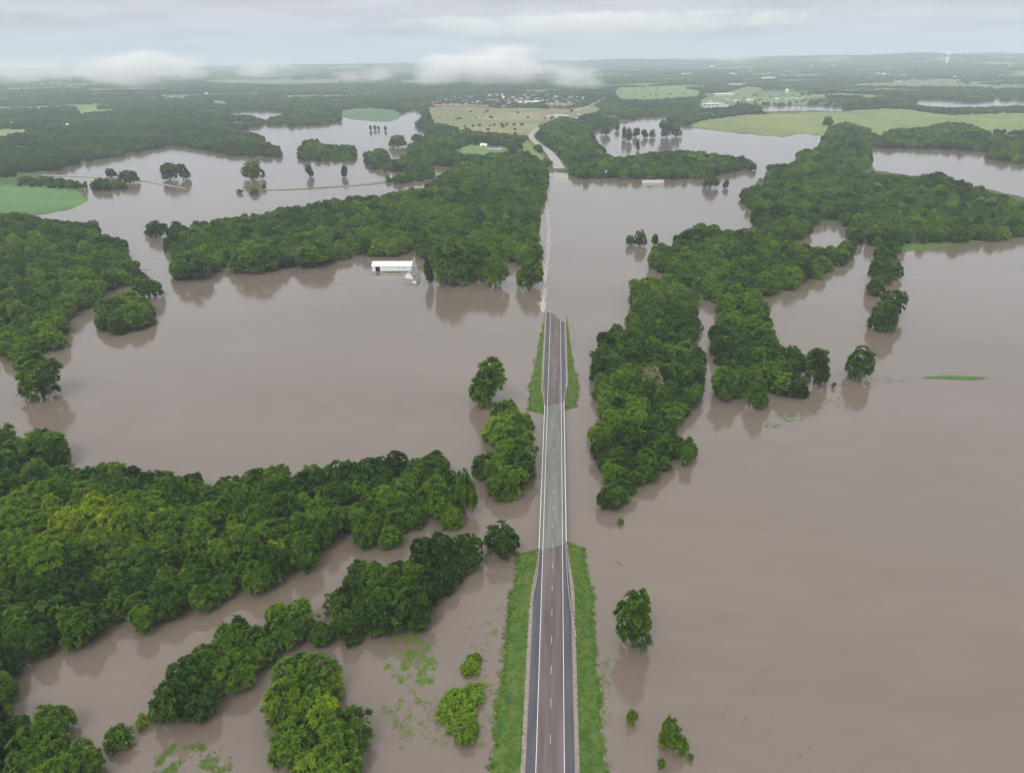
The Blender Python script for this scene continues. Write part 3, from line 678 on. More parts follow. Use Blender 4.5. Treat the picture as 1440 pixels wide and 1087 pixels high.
# single trees and hedges dotted over the fields
for poly, n in (((600,150,840,195), 60), ((1180,113,1440,130), 70), ((870,124,985,145), 25), ((985,124,1140,146), 30), ((1200,90,1440,104), 40)):
    for _ in range(n):
        u, v = random.uniform(poly[0], poly[2]), random.uniform(poly[1], poly[3])
        if 600 < u < 840: v = random.choice([165, 174, 180, 157, 186])+random.gauss(0, .8)
        p = at(u, v, 8); h = float(hills(p[:1], p[1:2])[0]); sN = shore(p[:1], p[1:2])[0][0]
        if sN < 1: continue
        pts.append((p[0], p[1], h, random.uniform(.5, .9), random.uniform(.45, .8), random.uniform(.1, .5), 6+random.randrange(4)))

def scatter(name, pts, protos, label, cat, z_rot=True):
    """one mass of instances: a cloud of points carrying size, tint and kind"""
    col = bpy.data.collections.new(name+'_kinds')
    for i, me in enumerate(protos):
        o = bpy.data.objects.new(f'{name}_kind_{i:02d}', me); col.objects.link(o)
    A = np.array(pts, float); me = bpy.data.meshes.new(name); me.vertices.add(len(A))
    me.vertices.foreach_set('co', A[:, :3].astype(np.float32).ravel())
    for nme, typ, arr in (('sxy', 'FLOAT', A[:, 3]), ('sz', 'FLOAT', A[:, 4]), ('tint', 'FLOAT', A[:, 5]), ('rz', 'FLOAT', rng.uniform(0, 6.28, len(A)))):
        me.attributes.new(nme, typ, 'POINT').data.foreach_set('value', arr.astype(np.float32))
    me.attributes.new('pick', 'INT', 'POINT').data.foreach_set('value', A[:, 6].astype(np.int32))
    o = link(bpy.data.objects.new(name, me))
    g = bpy.data.node_groups.new(name, 'GeometryNodeTree')
    g.interface.new_socket('Geometry', in_out='INPUT', socket_type='NodeSocketGeometry'); g.interface.new_socket('Geometry', in_out='OUTPUT', socket_type='NodeSocketGeometry')
    n = g.nodes; l = g.links; gi = n.new('NodeGroupInput'); go = n.new('NodeGroupOutput')
    ci = n.new('GeometryNodeCollectionInfo'); ci.inputs['Collection'].default_value = col; ci.inputs['Separate Children'].default_value = True; ci.inputs['Reset Children'].default_value = True
    ip = n.new('GeometryNodeInstanceOnPoints'); ip.inputs['Pick Instance'].default_value = True
    def attr(nm_, ty):
        a = n.new('GeometryNodeInputNamedAttribute'); a.data_type = ty; a.inputs['Name'].default_value = nm_; return a.outputs['Attribute']
    cs = n.new('ShaderNodeCombineXYZ'); sx = attr('sxy', 'FLOAT'); l.new(sx, cs.inputs[0]); l.new(sx, cs.inputs[1]); l.new(attr('sz', 'FLOAT'), cs.inputs[2])
    cr = n.new('ShaderNodeCombineXYZ'); l.new(attr('rz', 'FLOAT'), cr.inputs[2])
    l.new(gi.outputs[0], ip.inputs['Points']); l.new(ci.outputs[0], ip.inputs['Instance']); l.new(attr('pick', 'INT'), ip.inputs['Instance Index'])
    l.new(cr.outputs[0], ip.inputs['Rotation']); l.new(cs.outputs[0], ip.inputs['Scale']); l.new(ip.outputs[0], go.inputs[0])
    md = o.modifiers.new('scatter', 'NODES'); md.node_group = g
    return tag(o, label, cat, kind='stuff')
FARK = [crown('far_crown', 80+i, 12, 10, 46, 9, 2.6, 1.3, .02, 6) for i in range(4)]
MIDK = [crown('mid_crown', 90+i, k[2], k[3], 95, 18, 1.9, .72, .05, 8) for i, k in enumerate(KINDS)]
scatter('woodland', pts, MIDK+FARK, 'continuous mass of green woodland filling the valley sides to the horizon', 'woodland')
print('trees', len(NEAR), len(pts))

# single trees that stand apart
T = LONE; S = SHRUB; K = KINDS
lone(K[2], 1248, 371, 36, 30, .16, 'farthest tree of the line standing out in the right flood')
lone(K[0], 1238, 398, 34, 34, .14, 'left tree in the middle of the line in the right flood')
lone(T[1], 1256, 392, 26, 26, .10, 'right tree in the middle of the line in the right flood')
lone(K[4], 1232, 416, 24, 26, .22, 'small tree in the middle of the line in the right flood')
lone(T[0], 1256, 446, 36, 36, .10, 'dark tree behind the nearest one of the line in the right flood')
lone(K[3], 1244, 465, 36, 40, .16, 'nearest tree of the line standing out in the right flood')
M['tan_leaf'] = nm('withered_foliage', (.17, .17, .07), (.24, .23, .11), scale=.8, rough=.8); M['red_leaf'] = nm('reddish_foliage', (.22, .085, .05), (.28, .12, .07), scale=.8, rough=.8)
def recolour(k, mat): me = k[0].copy(); me.materials[0] = mat; return (me,)+k[1:]
lone(recolour(T[2], M['tan_leaf']), 918, 557, 30, 40, 0, 'withered tan tree inside the long right grove')
lone(recolour(T[2], M['red_leaf']), 1300, 312, 9, 14, 0, 'small reddish tree in the wide wood at the upper right')
lone(T[0], 53, 560, 64, 62, .22, 'round lone tree standing in the water below the left wood')
lone(T[2], 688, 569, 50, 62, .30, 'tall oval lone tree in the flood left of the bridge')
lone(T[0], 892, 914, 58, 80, .20, 'dark bushy lone tree in the flood right of the near road')
lone(T[1], 1212, 533, 38, 46, .16, 'open crowned lone tree in the right flood beside the drifting weeds')
lone(T[2], 1149, 540, 34, 48, .08, 'dark tree with bare trunk at the end of the forked grove')
lone(K[1], 1066, 575, 32, 40, .24, 'small rounded tree in the water off the tip of the forked grove')
lone(K[0], 1021, 562, 38, 44, .34, 'bright tree at the lower left tip of the forked grove')
lone(K[2], 207, 419, 40, 31, .24, 'small round tree between the left wood and the leafy islet')
lone(K[3], 219, 332, 28, 20, .10, 'wide dark bush alone in the channel above the shed wood')
lone(K[0], 248, 329, 17, 17, .10, 'small dark bush touching the shed wood at its left tip')
lone(K[3], 357, 378, 62, 34, .34, 'broad bright tree in the water before the shed wood')
lone(K[0], 268, 392, 52, 36, .20, 'tree at the front left corner of the shed wood')
lone(K[4], 440, 374, 50, 34, .3, 'tree in the water left of the white shed')
lone(T[2], 602, 400, 13, 34, .03, 'thin dark tree beside the sunken white house')
lone(K[0], 633, 398, 56, 58, .26, 'large tree right of the sunken white house')
lone(K[5], 668, 392, 48, 48, .2, 'deep green tree in the second row right of the sunken house')
lone(K[1], 697, 404, 38, 40, .42, 'bright round tree in front, second from the drowned road')
lone(K[0], 745, 405, 36, 38, .22, 'round tree nearest to the drowned road')
lone(CONIFER, 752, 367, 12, 22, .0, 'blue green spruce beside the drowned road')
lone(CONIFER, 742, 372, 7, 13, .0, 'small spruce left of the taller one by the drowned road')
lone(T[1], 901, 347, 17, 22, .14, 'middle one of three small trees standing in the right flood')
lone(K[0], 887, 345, 13, 13, .22, 'left one of three small trees standing in the right flood')
lone(K[2], 921, 345, 11, 15, .14, 'right one of three small trees standing in the right flood')
lone(T[1], 706, 783, 50, 48, .0, 'very dark tree at the tip of the tree row beside the bridge')
lone(K[1], 652, 724, 36, 58, .3, 'leaning tree at the right tip of the lower left grove')
lone(K[2], 62, 655, 66, 50, .2, 'tall tree rising over the far edge of the lower left grove')
lone(K[2], 862, 714, 40, 34, .14, 'low dark tree at the near tip of the long right grove')
lone(S[0], 848, 715, 18, 26, .1, 'narrow dark bush at the near end of the long right grove', 'shrub', 'shrub')
lone(S[1], 879, 709, 15, 17, .45, 'little bright bush at the near tip of the long right grove', 'shrub', 'shrub')
lone(S[2], 966, 655, 17, 28, .4, 'small bright bush on the right side of the long right grove', 'shrub', 'shrub')
lone(T[0], 237, 253, 27, 22, .2, 'larger one of two trees standing close in the left lake')
lone(T[2], 256, 252, 18, 20, .18, 'smaller one of two trees standing close in the left lake')
lone(T[1], 354, 252, 31, 24, .24, 'lone tree in the middle of the left lake')
lone(S[0], 357, 273, 14, 9, .4, 'bright bush on the drowned road in the left lake', 'shrub', 'shrub')
lone(S[1], 337, 272, 9, 5, .2, 'tiny dark bush on the drowned road, left of the bright one', 'shrub', 'shrub')
lone(S[1], 371, 266, 6, 7, .3, 'tiny bush right of the bright one on the drowned road', 'shrub', 'shrub')
lone(T[2], 435, 249, 11, 16, .14, 'small thin tree before the tree island of the left lake, left one')
lone(T[2], 484, 249, 10, 15, .14, 'small thin tree before the tree island of the left lake, right one')
lone(K[0], 156, 250, 14, 12, .05, 'dark bush on the low road at the left')
lone(K[3], 180, 252, 26, 6, .2, 'flat hedge remnant on the low road at the left')
lone(K[3], 559, 206, 24, 14, .3, 'round bush island in the left lake, upper one')
lone(K[3], 582, 215, 22, 12, .3, 'round bush island in the left lake, lower one')
lone(T[0], 603, 172, 9, 13, .1, 'tree on the far shore where the lake meets the tan field')
lone(T[0], 586, 200, 18, 9, .1, 'dark bush beside the bush islands of the left lake')
for u, v, hgt in ((521,184,7),(527,183,6),(532,183,5),(542,184,6)):
    lone(T[2], u, v, 4, hgt, .1, 'tiny dark treetop in the row far out in the left lake', group='row of treetops far out in the left lake')
lone(T[0], 938, 193, 21, 24, .12, 'large tree at the shore point of the right lake')
lone(T[1], 951, 192, 15, 16, .14, 'second tree at the shore point of the right lake')
for u, v, a, b in ((852,190,14,14),(868,184,7,9),(878,196,8,16),(885,199,9,18),(895,193,10,12),(906,194,10,11),(917,194,9,11),(897,212,6,14),(848,216,9,9)):
    lone(T[(u+v) % 3], u, v, a, b, .12+.1*((u*7) % 3)/3, f"small tree in the right lake, {where(u, v, 845, 920, 183, 217)} of the scattered ones", group='trees standing in the right lake')
lone(K[0], 1000, 264, 20, 17, .2, 'round bush on the flooded lawn left of the upper right wood')
lone(K[2], 1021, 265, 9, 10, .2, 'small bush right of the round one on the flooded lawn')
lone(K[0], 1060, 272, 11, 10, .2, 'bush at the corner of the upper right wood')
lone(T[1], 1068, 317, 24, 28, .1, 'tall tree with visible trunk left of the upper right wood')
lone(T[2], 1092, 316, 26, 30, .12, 'second tall tree with visible trunk left of the upper right wood')
lone(T[1], 1165, 177, 14, 12, .1, 'dark tree alone on the pale hill field')
lone(T[2], 1173, 545, 6, 7, .3, 'tiny bush beside the open crowned lone tree')
lone(S[0], 165, 1053, 40, 36, .3, 'leafy bush in the water by the bottom left corner', 'shrub', 'shrub')
lone(S[1], 201, 1022, 20, 18, .65, 'small yellow green bush in the water on the river side', 'shrub', 'shrub')
lone(S[2], 888, 1017, 17, 20, .5, 'small bright bush in the flood right of the near road', 'shrub', 'shrub')
lone(S[0], 942, 1050, 30, 42, .4, 'larger bush of the pair at the bottom right of the road', 'shrub', 'shrub')
lone(S[1], 958, 1060, 20, 26, .4, 'smaller bush of the pair at the bottom right of the road', 'shrub', 'shrub')
lone(S[2], 930, 1080, 11, 14, .5, 'tiny bush at the bottom edge right of the road', 'shrub', 'shrub')
lone(S[2], 971, 1069, 9, 10, .5, 'tiny bush right of the bush pair at the bottom', 'shrub', 'shrub')
lone(S[1], 873, 738, 9, 9, .4, 'tiny bush drifting off the near tip of the long right grove', 'shrub', 'shrub')
for u, v, a, b in ((671,930,14,22),(660,948,28,30),(665,932,20,18),(664,985,40,34),(640,990,36,34),(625,1012,30,30),(652,1015,40,36),(655,1045,30,40),(640,1030,26,26),(663,1030,22,30),(632,992,24,22)):
    lone(S[(u*3+v) % 3], u, v, a, b*.85, .55, 'low willow bush, '+('top', 'upper', 'middle', 'lower', 'bottom')[min(int((v-925)/25), 4)]+' '+('left', 'centre', 'right')[min(max(int((u-620)/18), 0), 2)]+' of the thicket left of the near verge', 'willow_bush', 'shrub', 'willow thicket left of the near verge', flat=.6)

# ------------------------------------------------------------------ grass, drifting weeds
def tuft(name, seed, n, ln, wd, flat=.5):
    r = np.random.default_rng(seed); C = r.normal(0, .28, (n, 3)); C[:, 2] = 0; Nn = np.zeros((n, 3)); Nn[:, 2] = 1
    V, Q = sprays(C, Nn, 1, ln, wd, flat, r); return fast_mesh(name, V, Q, M['grass'], r.uniform(-.5, .5, n))
TUFT = [tuft('grass_tuft', 100+i, 16, .75, .26, .75) for i in range(4)]
gp = []
for x, y, z, f, s in grass_pts:
    t = .42+.5*(vnoise(np.array([x/2.5]), np.array([y/11.]), 8)[0]-.5)+(.18 if f < .35 else 0)+random.gauss(0, .1)
    q = random.uniform(.5, 1.0)*(1.25 if f > .5 else .8); gp.append((x, y, z, q, q*random.uniform(.6, 1.1), float(np.clip(t, .02, 1.1)), random.randrange(4)))
scatter('grass', gp, TUFT, 'rank green grass and weeds on the road embankments', 'grass')
WEED = [tuft('weed_tuft', 120+i, 14, .5, .3, 1.6) for i in range(3)]
wp = []
def weeds(poly, n, clump, tint, size=.62):
    clump *= .55; n = int(n*1.3)
    P = np.array(poly, float)
    for _ in range(n*6):
        u = random.uniform(P[:, 0].min(), P[:, 0].max()); v = random.uniform(P[:, 1].min(), P[:, 1].max())
        if psd(np.array([u]), np.array([v]), poly)[0] < 0: continue
        p = at(u, v, 0)
        e_ = psd(np.array([u]), np.array([v]), poly)[0]
        if fbm(np.array([p[0]/clump]), np.array([p[1]/clump]), 41)[0] < .62-.12*min(e_/12, 1)+random.gauss(0, .05): continue
        wp.append((p[0], p[1], .0, random.uniform(.4, 1)*size, random.uniform(.12, .3), tint+.12+random.gauss(0, .12), random.randrange(3)))
        if len(wp) % 100000 == 0: break
weeds([(528,905),(560,888),(592,885),(615,930),(605,985),(585,990),(545,950)], 1000, 5, .35)
weeds([(660,880),(700,860),(702,1000),(690,1060),(610,1050),(560,1000),(600,980),(650,975)], 420, 4, .3)
weeds([(215,1062),(262,1036),(320,1050),(335,1090),(210,1095)], 460, 4, .15)
weeds([(535,985),(575,980),(585,1040),(560,1060),(540,1020)], 120, 3, .3)
weeds([(1065,598),(1110,580),(1150,562),(1185,558),(1182,572),(1130,590),(1075,606)], 190, 6, .2, 1.2)
weeds([(1150,543),(1240,530),(1300,531),(1300,535),(1190,545)], 60, 5, .2, 1.1)
weeds([(735,440),(750,440),(742,560),(730,570)], 60, 4, .2)
weeds([(800,450),(808,450),(815,500),(803,500)], 70, 4, .3)
weeds([(845,900),(856,900),(862,1085),(848,1085)], 110, 4, .3)
weeds([(690,860),(706,850),(700,1085),(690,1085)], 130, 4, .35)
weeds([(440,399),(600,394),(600,402),(450,405)], 120, 5, .35, 1.2)
weeds([(552,386),(578,384),(578,400),(556,400)], 90, 4, .45)
weeds([(970,880),(1060,890),(1160,1060),(1100,1085),(960,1000)], 26, 9, .0, .6)
scatter('floating_weeds', wp, WEED, 'thin mats of flattened weeds and debris drifting on the flood', 'weeds')

# driftwood
def log(u, v, ln, rz, label, rad=.22):
    p = at(u, v, 0); V = []; Fc = []; n = 7; r = random.Random(u)
    for k in range(6):
        t = k/5-.5; q = rad*(1-.5*abs(t)*1.2)
        for i in range(n): V.append((t*ln, q*cos(i*2*pi/n)+.15*sin(t*5), q*sin(i*2*pi/n)+.06+.1*t))
    for k in range(5):
        for i in range(n): a, b = k*n+i, k*n+(i+1) % n; Fc.append((a, b, b+n, a+n))
    Fc += [tuple(range(n))[::-1], tuple(range(5*n, 6*n))]
    e = empty('driftwood_log', (p[0], p[1], 0), rz, label, 'log'); mesh('log', V, Fc, M['drift'], e)
    for k in range(3):
        a = r.uniform(-1, 1); x = ln*r.uniform(-.3, .4); h = r.uniform(.5, 1.2)
        mesh('branch', [(x-.06, 0, 0), (x+.06, 0, 0), (x, .1, 0), (x+a*.6, h*.6*(-1)**k, h)], [(0, 1, 3), (1, 2, 3), (2, 0, 3)], M['drift'], e)
log(203, 380, 9, .3, 'dark driftwood log floating off the left wood')
log(871, 792, 2.2, 2.2, 'short dark snag floating right of the bridge end', .35)
log(861, 740, 5, 1.5, 'thin drifting branch near the tip of the long right grove', .12)
log(219, 364, 3, .8, 'small piece of driftwood in the left channel', .15)

# ------------------------------------------------------------------ buildings
def gable(name, u, v, wid, dep, hw, hr, rz, wall, roof, label, cat='house', group=None, z=None, over=.35, wins=(), doors=()):
    """wid along local x (the ridge), front wall at local y = -dep/2; u, v = middle of the front foot"""
    p = at(u, v, 0)
    if z is None:
        for _ in range(3):
            z = float(hills(p[:1], p[1:2])[0]); p = at(u, v, z)
    q = p + np.array([-sin(rz)*dep/2, cos(rz)*dep/2, 0])
    e = empty(name, (q[0], q[1], z), rz, label, cat, group); a, b = wid/2, dep/2
    V = [(-a, -b, -1.5), (a, -b, -1.5), (a, b, -1.5), (-a, b, -1.5), (-a, -b, hw), (a, -b, hw), (a, b, hw), (-a, b, hw), (-a, 0, hw+hr), (a, 0, hw+hr)]
    mesh('walls', V, [(0, 1, 5, 4), (2, 3, 7, 6), (1, 2, 6, 9, 5), (3, 0, 4, 8, 7)], M[wall], e)
    V = []; sl = hr/b; t = .12
    for zt in (.03, .03+t):
        for x in (-a-over, a+over): V += [(x, -b-over, hw-over*sl+zt), (x, 0, hw+hr+zt), (x, b+over, hw-over*sl+zt)]
    Fc = [(6, 9, 10, 7), (7, 10, 11, 8), (0, 1, 4, 3), (1, 2, 5, 4), (0, 3, 9, 6), (2, 8, 11, 5), (0, 6, 7, 1), (1, 7, 8, 2), (3, 4, 10, 9), (4, 5, 11, 10)]
    mesh('roof', V, Fc, M[roof], e)
    for (x0, x1, z0, z1) in wins:
        f = box('window', x0, x1, -b-.05, -b+.02, z0, z1, M['paint'], e); box('pane', x0+.1, x1-.1, -b-.07, -b-.052, z0+.1, z1-.1, M['glass'], f)
    for (x0, x1, z0, z1) in doors: box('dark_doorway', x0, x1, -b-.06, -b+.02, z0, z1, M['dark'], e)  # flat black panel; the shade inside the opening is put into its colour
    return e
YWr = YAW
shed = gable('machine_shed', 551, 381.5, 34.5, 13, 4.4, 2.6, .02, 'whitewall', 'whiteroof', 'long white metal machine shed with black doorway at the wood edge', 'shed', z=0,
      wins=((6.2, 7.1, 2.3, 3.5), (11.0, 11.9, 2.3, 3.5)), doors=((-14.2, -10.2, -.5, 3.9),))
for k in range(11): box('wall_rib', -16.9+k*3.38-.05, -16.9+k*3.38+.05, -6.54, -6.49, 0, 4.2, M['whitewall'], shed) if not (-14.4 < -16.9+k*3.38 < -10) else None
box('corner_post', -17.35, -17.1, -6.6, -6.35, -1, 4.4, M['greyroof'], shed)
gable('white_house', 586, 391, 10.5, 8.2, 3.0, 3.2, radians(62), 'whitewall', 'greyroof', 'white house with grey shingle roof standing in the flood', 'house', z=0,
      wins=((-2, -1, .8, 2),), doors=())
po = gable('porch_annex', 588, 398, 4.4, 4.0, 1.6, 1.5, radians(62), 'whitewall', 'greyroof', 'small sunken white annex in front of the flooded house', 'shed', z=0, wins=((-.6, .6, .4, 1.3),))
gable('long_shed', 673.5, 204, 24, 8, 3, 1.2, .05, 'whitewall', 'whiteroof', 'long low white roofed shed at the farmstead', 'shed')
gable('garage', 680, 207, 14, 9, 4, 1.8, .05, 'whitewall', 'whiteroof', 'white garage between the long shed and the dark roofed house', 'garage', doors=((-3, 1, 0, 3),))
gable('farmhouse', 696, 211, 25, 12, 4.2, 3.4, -.1, 'whitewall', 'darkroof', 'white farmhouse with dark blue roof beside the far road', 'house', wins=((-9, -7, 1, 2.8), (-4, -2, 1, 2.8), (5, 7, 1, 2.8)), doors=((1, 2.4, 0, 2.4),))
gable('small_barn', 704, 202, 7, 6, 4, 2, 1.3, 'whitewall', 'whiteroof', 'small white outbuilding behind the farmhouse', 'shed')
gable('white_barn', 852, 248, 20, 16, 4.5, 2.4, .1, 'whitewall', 'whiteroof', 'white roofed building half hidden by trees right of the far road', 'barn', z=0, doors=((-2, 2, 0, 3.4),))
tr = at(918, 257.5, 0); te = empty('long_trailer', tr, .02, 'long white trailer standing in the flood by the tree line', 'trailer')
box('body', -15.5, 15.5, -1.6, 1.6, .3, 3.6, M['whitewall'], te); box('roof', -15.7, 15.7, -1.8, 1.8, 3.602, 3.8, M['concrete'], te)
for x in (-12, 0, 12): box('support', x-.5, x+.5, -1.2, 1.2, -1.5, .298, M['dark'], te)
for k in range(6): box('window', -13+k*5, -11.6+k*5, -1.66, -1.6, 1.6, 2.6, M['glass'], te)

def house_kind(W, D, hw, hr, wall, roof):
    a, b = W/2, D/2
    V = [(-a, -b, -2), (a, -b, -2), (a, b, -2), (-a, b, -2), (-a, -b, hw), (a, -b, hw), (a, b, hw), (-a, b, hw), (-a, 0, hw+hr), (a, 0, hw+hr)]
    m1 = bpy.data.meshes.new('walls'); m1.from_pydata(V, [], [(0, 1, 5, 4), (2, 3, 7, 6), (1, 2, 6, 9, 5), (3, 0, 4, 8, 7)]); m1.materials.append(M[wall])
    o = .4; s = hr/b; V = [(-a-o, -b-o, hw-o*s+.05), (a+o, -b-o, hw-o*s+.05), (a+o, 0, hw+hr+.05), (-a-o, 0, hw+hr+.05), (a+o, b+o, hw-o*s+.05), (-a-o, b+o, hw-o*s+.05)]
    V += [(x, y, z+.25) for x, y, z in V]
    m2 = bpy.data.meshes.new('roof'); m2.from_pydata(V, [], [(6, 7, 8, 9), (9, 8, 10, 11), (1, 0, 3, 2), (2, 3, 5, 4), (0, 1, 7, 6), (4, 5, 11, 10), (0, 6, 9, 3), (3, 9, 11, 5), (1, 2, 8, 7), (2, 4, 10, 8)]); m2.materials.append(M[roof])
    return m1, m2
HK = [house_kind(14, 10, 5, 3.4, 'whitewall', 'greyroof'), house_kind(16, 10, 4, 3, 'tan', 'brownroof'), house_kind(12, 9, 5.5, 3.5, 'whitewall', 'darkroof'),
      house_kind(38, 14, 6.5, 3, 'brick', 'brownroof'), house_kind(44, 20, 7, 2, 'whitewall', 'whiteroof'), house_kind(15, 10, 5, 3, 'whitewall', 'whiteroof'), house_kind(90, 40, 9, 1.5, 'whitewall', 'whiteroof')]
LOOK = ['white {} with grey roof', 'tan {} with brown roof', 'white {} with dark roof', 'brown {} with brown roof', 'long white roofed {}', 'small white roofed {}', 'huge white roofed {}']
def far_house(k, u, v, rz, label, group, cat='house', s=1.0, name='house', box_=None):
    if box_: label = LOOK[k].format(cat)+', '+where(u, v, *box_)+' of '+label
    p = at(u, v, 0); z = 0
    for _ in range(4): z = float(hills(p[:1], p[1:2])[0]); p = at(u, v, z)
    if shore(p[:1], p[1:2])[0][0] < .3: return
    e = empty(name, (p[0], p[1], z), rz, label, cat, group); e.scale = (s, s, s)
    for nme, me in zip(('walls', 'roof'), HK[k]): link(bpy.data.objects.new(nme, me), e)
rh = random.Random(11)
for i in range(120):
    f = i/119; u = 600+220*f+rh.gauss(0, 3); v = 149-4*sin(f*3.1)+rh.uniform(-11, 2)
    far_house(rh.choice([0, 1, 2, 0, 2]), u, v, rh.uniform(-.4, .4), 'the town below the cloud', 'houses of the town below the low cloud', box_=(595, 825, 134, 151))
for u, v, kk in ((617,151,3),(633,150.5,3),(648,152,3),(664,151,3),(680,152,3),(697,151.5,3),(712,152.5,3),(775,150.5,3),(789,151.5,3),(800,150,3),(783,149,3)):
    far_house(kk, u, v, rh.uniform(-.1, .1), ('leftmost', 'second', 'third', 'fourth', 'fifth', 'sixth', 'seventh', 'eighth', 'ninth', 'rightmost', 'rearmost')[[617,633,648,664,680,697,712,775,789,800,783].index(u)]+' long brown roofed apartment block at the near side of the town', 'apartment blocks at the near side of the town', 'apartment', name='apartment_block')
for u, v in ((738,146),(748,146),(757,145.5)):
    far_house(4, u, v, 0, {738: 'left', 748: 'middle', 757: 'right'}[u]+' one of three pale long buildings at the town front', 'pale long buildings of the town front', 'building', name='long_building')
p = at(711, 143, 0); ch = empty('church', (p[0], p[1], 6), .1, 'white church with steep pointed roof in the town', 'church')
for nme, me in zip(('walls', 'roof'), HK[5]): o = link(bpy.data.objects.new(nme, me), ch); o.scale = (1.6, 1.5, 1.6)
mesh('steeple', [(-3.5, -3.5, 0), (3.5, -3.5, 0), (3.5, 3.5, 0), (-3.5, 3.5, 0), (-3.5, -3.5, 16), (3.5, -3.5, 16), (3.5, 3.5, 16), (-3.5, 3.5, 16), (0, 0, 34)], [(0, 1, 5, 4), (1, 2, 6, 5), (2, 3, 7, 6), (3, 0, 4, 7), (4, 5, 8), (5, 6, 8), (6, 7, 8), (7, 4, 8)], M['whitewall'], ch).location.x = -14
for i in range(26):
    far_house(rh.choice([0, 1, 2, 5]), rh.uniform(5, 300), rh.uniform(116, 146), rh.uniform(-.6, .6), 'the far left woods', 'houses in the far left woods', box_=(0, 305, 116, 146))
far_house(5, 93, 180, 1.2, 'white house in a clearing of the left forest', None, s=1.2)
far_house(5, 19, 176, .3, 'white house by the left edge clearing', None, s=1.0)
far_house(4, 208, 137.5, 0, 'white long shed in the far left woods', None, 'shed', .8, 'long_shed')
for i in range(46):
    far_house(rh.choice([4, 4, 5, 6]), rh.uniform(885, 1210), 92+rh.uniform(0, 14)+rh.choice([0, 0, 10]), rh.uniform(-.3, .3), 'the hazy far town', 'pale buildings of the hazy far town', 'building', rh.uniform(.6, 1.1), 'commercial_building', (885, 1210, 92, 116))
for i in range(34):
    far_house(rh.choice([0, 1, 2, 5]), rh.uniform(1180, 1440), rh.uniform(90, 118), rh.uniform(-.6, .6), 'the far right ridge', 'houses on the right ridge', s=1.5, box_=(1180, 1440, 90, 118))
def warehouse(u, v, W, D, H, wall, roof, label, rz=0, pillars=False):
    p = at(u, v, 0); z = 0
    for _ in range(3): z = float(hills(p[:1], p[1:2])[0]); p = at(u, v, z)
    e = empty('warehouse', (p[0], p[1], z), rz, label, 'warehouse')
    box('walls', -W/2, W/2, 0, D, -2, H, M[wall], e); box('roof', -W/2-.6, W/2+.6, -.6, D+.6, H+.003, H+1.2, M[roof], e)
    for k in range(4): box('loading_door', -W/2+W*(k+.5)/4-2.5, -W/2+W*(k+.5)/4+2.5, -.12, .05, -.5, 4.5, M['dark'], e)
warehouse(1019, 137, 86, 50, 13, 'tan', 'whiteroof', 'large flat white roofed warehouse beside the flooded lot')
warehouse(1080, 134.5, 56, 40, 9, 'bluewall', 'greyroof', 'blue grey warehouse right of the white roofed one')
warehouse(1062, 135, 20, 24, 7, 'brick', 'brownroof', 'small red building left of the blue grey warehouse')
warehouse(1000, 149, 60, 22, 5, 'concrete', 'whiteroof', 'low pale building at the flooded lot')
p = at(1106, 133, 0); si = empty('storage_tank', (p[0], p[1], float(hills(p[:1], p[1:2])[0])), 0, 'round white storage tank right of the blue grey warehouse', 'tank')
def lathe(name, prof, mat, parent, n=20):
    V = [(r_*cos(i*2*pi/n), r_*sin(i*2*pi/n), z) for r_, z in prof for i in range(n)]
    Fc = [(k*n+i, k*n+(i+1) % n, (k+1)*n+(i+1) % n, (k+1)*n+i) for k in range(len(prof)-1) for i in range(n)]
    return mesh(name, V, Fc, mat, parent, True)
lathe('shell', [(7, -1), (7, 13)], M['whitewall'], si); lathe('roof', [(7.2, 13.01), (5, 15), (.1, 16.5)], M['whiteroof'], si)
# parked trailers at the flooded lot
for i in range(20):
    u = rh.choice([rh.uniform(1020, 1062), rh.uniform(1090, 1135), rh.uniform(1020, 1060)]); v = 143.5+rh.uniform(-2, 3.5) if u < 1070 else 141.5+rh.uniform(-1, 1.5)
    p = at(u, v, 0); z = float(hills(p[:1], p[1:2])[0]); s_ = shore(p[:1], p[1:2])[0][0]
    if s_ < .2: continue
    e = empty('parked_trailer', (p[0], p[1], z), rh.uniform(-.3, .3), 'white trailer, '+where(u, v, 1018, 1138, 140, 148)+' of the flooded lot by the warehouses', 'trailer', 'trailers parked by the warehouses')
    box('body', -7, 7, -1.4, 1.4, 1.1, 4.2, M['whitewall'], e)
    for x in (-5, -3.6, 5): box('wheel', x-.5, x+.5, -1.3, 1.3, 0, 1.09, M['dark'], e)
# water tower on the ridge
p = at(1331.5, 88, 0); z = 0
for _ in range(4): z = float(hills(p[:1], p[1:2])[0]); p = at(1331.5, 88, z)
k_, _d = px_scale(p); hT = 13/k_
wt = empty('water_tower', (p[0], p[1], z), 0, 'white single column water tower on the far right ridge', 'water tower')
lathe('column', [(hT*.16, -5), (hT*.11, hT*.1), (hT*.10, hT*.66)], M['whitewall'], wt)
lathe('tank', [(hT*.10, hT*.64), (hT*.2, hT*.72), (hT*.235, hT*.82), (hT*.2, hT*.93), (hT*.1, hT*.99), (.1, hT)], M['whiteroof'], wt)
p = at(963, 97, 0); z = 0
for _ in range(4): z = float(hills(p[:1], p[1:2])[0]); p = at(963, 97, z)
k_, _d = px_scale(p)
ge = empty('grain_elevator', (p[0], p[1], z), 0, 'pale grain elevator tower in the hazy far town', 'grain elevator')
for i in range(4):
    lathe('silo', [(1/k_, -5), (1/k_, 5/k_), (.1, 5.5/k_)], M['concrete'], ge).location.x = (i-1.5)*2.05/k_
box('headhouse', -2/k_, 0, 1.2/k_, 3/k_, -5, 8.5/k_, M['concrete'], ge)

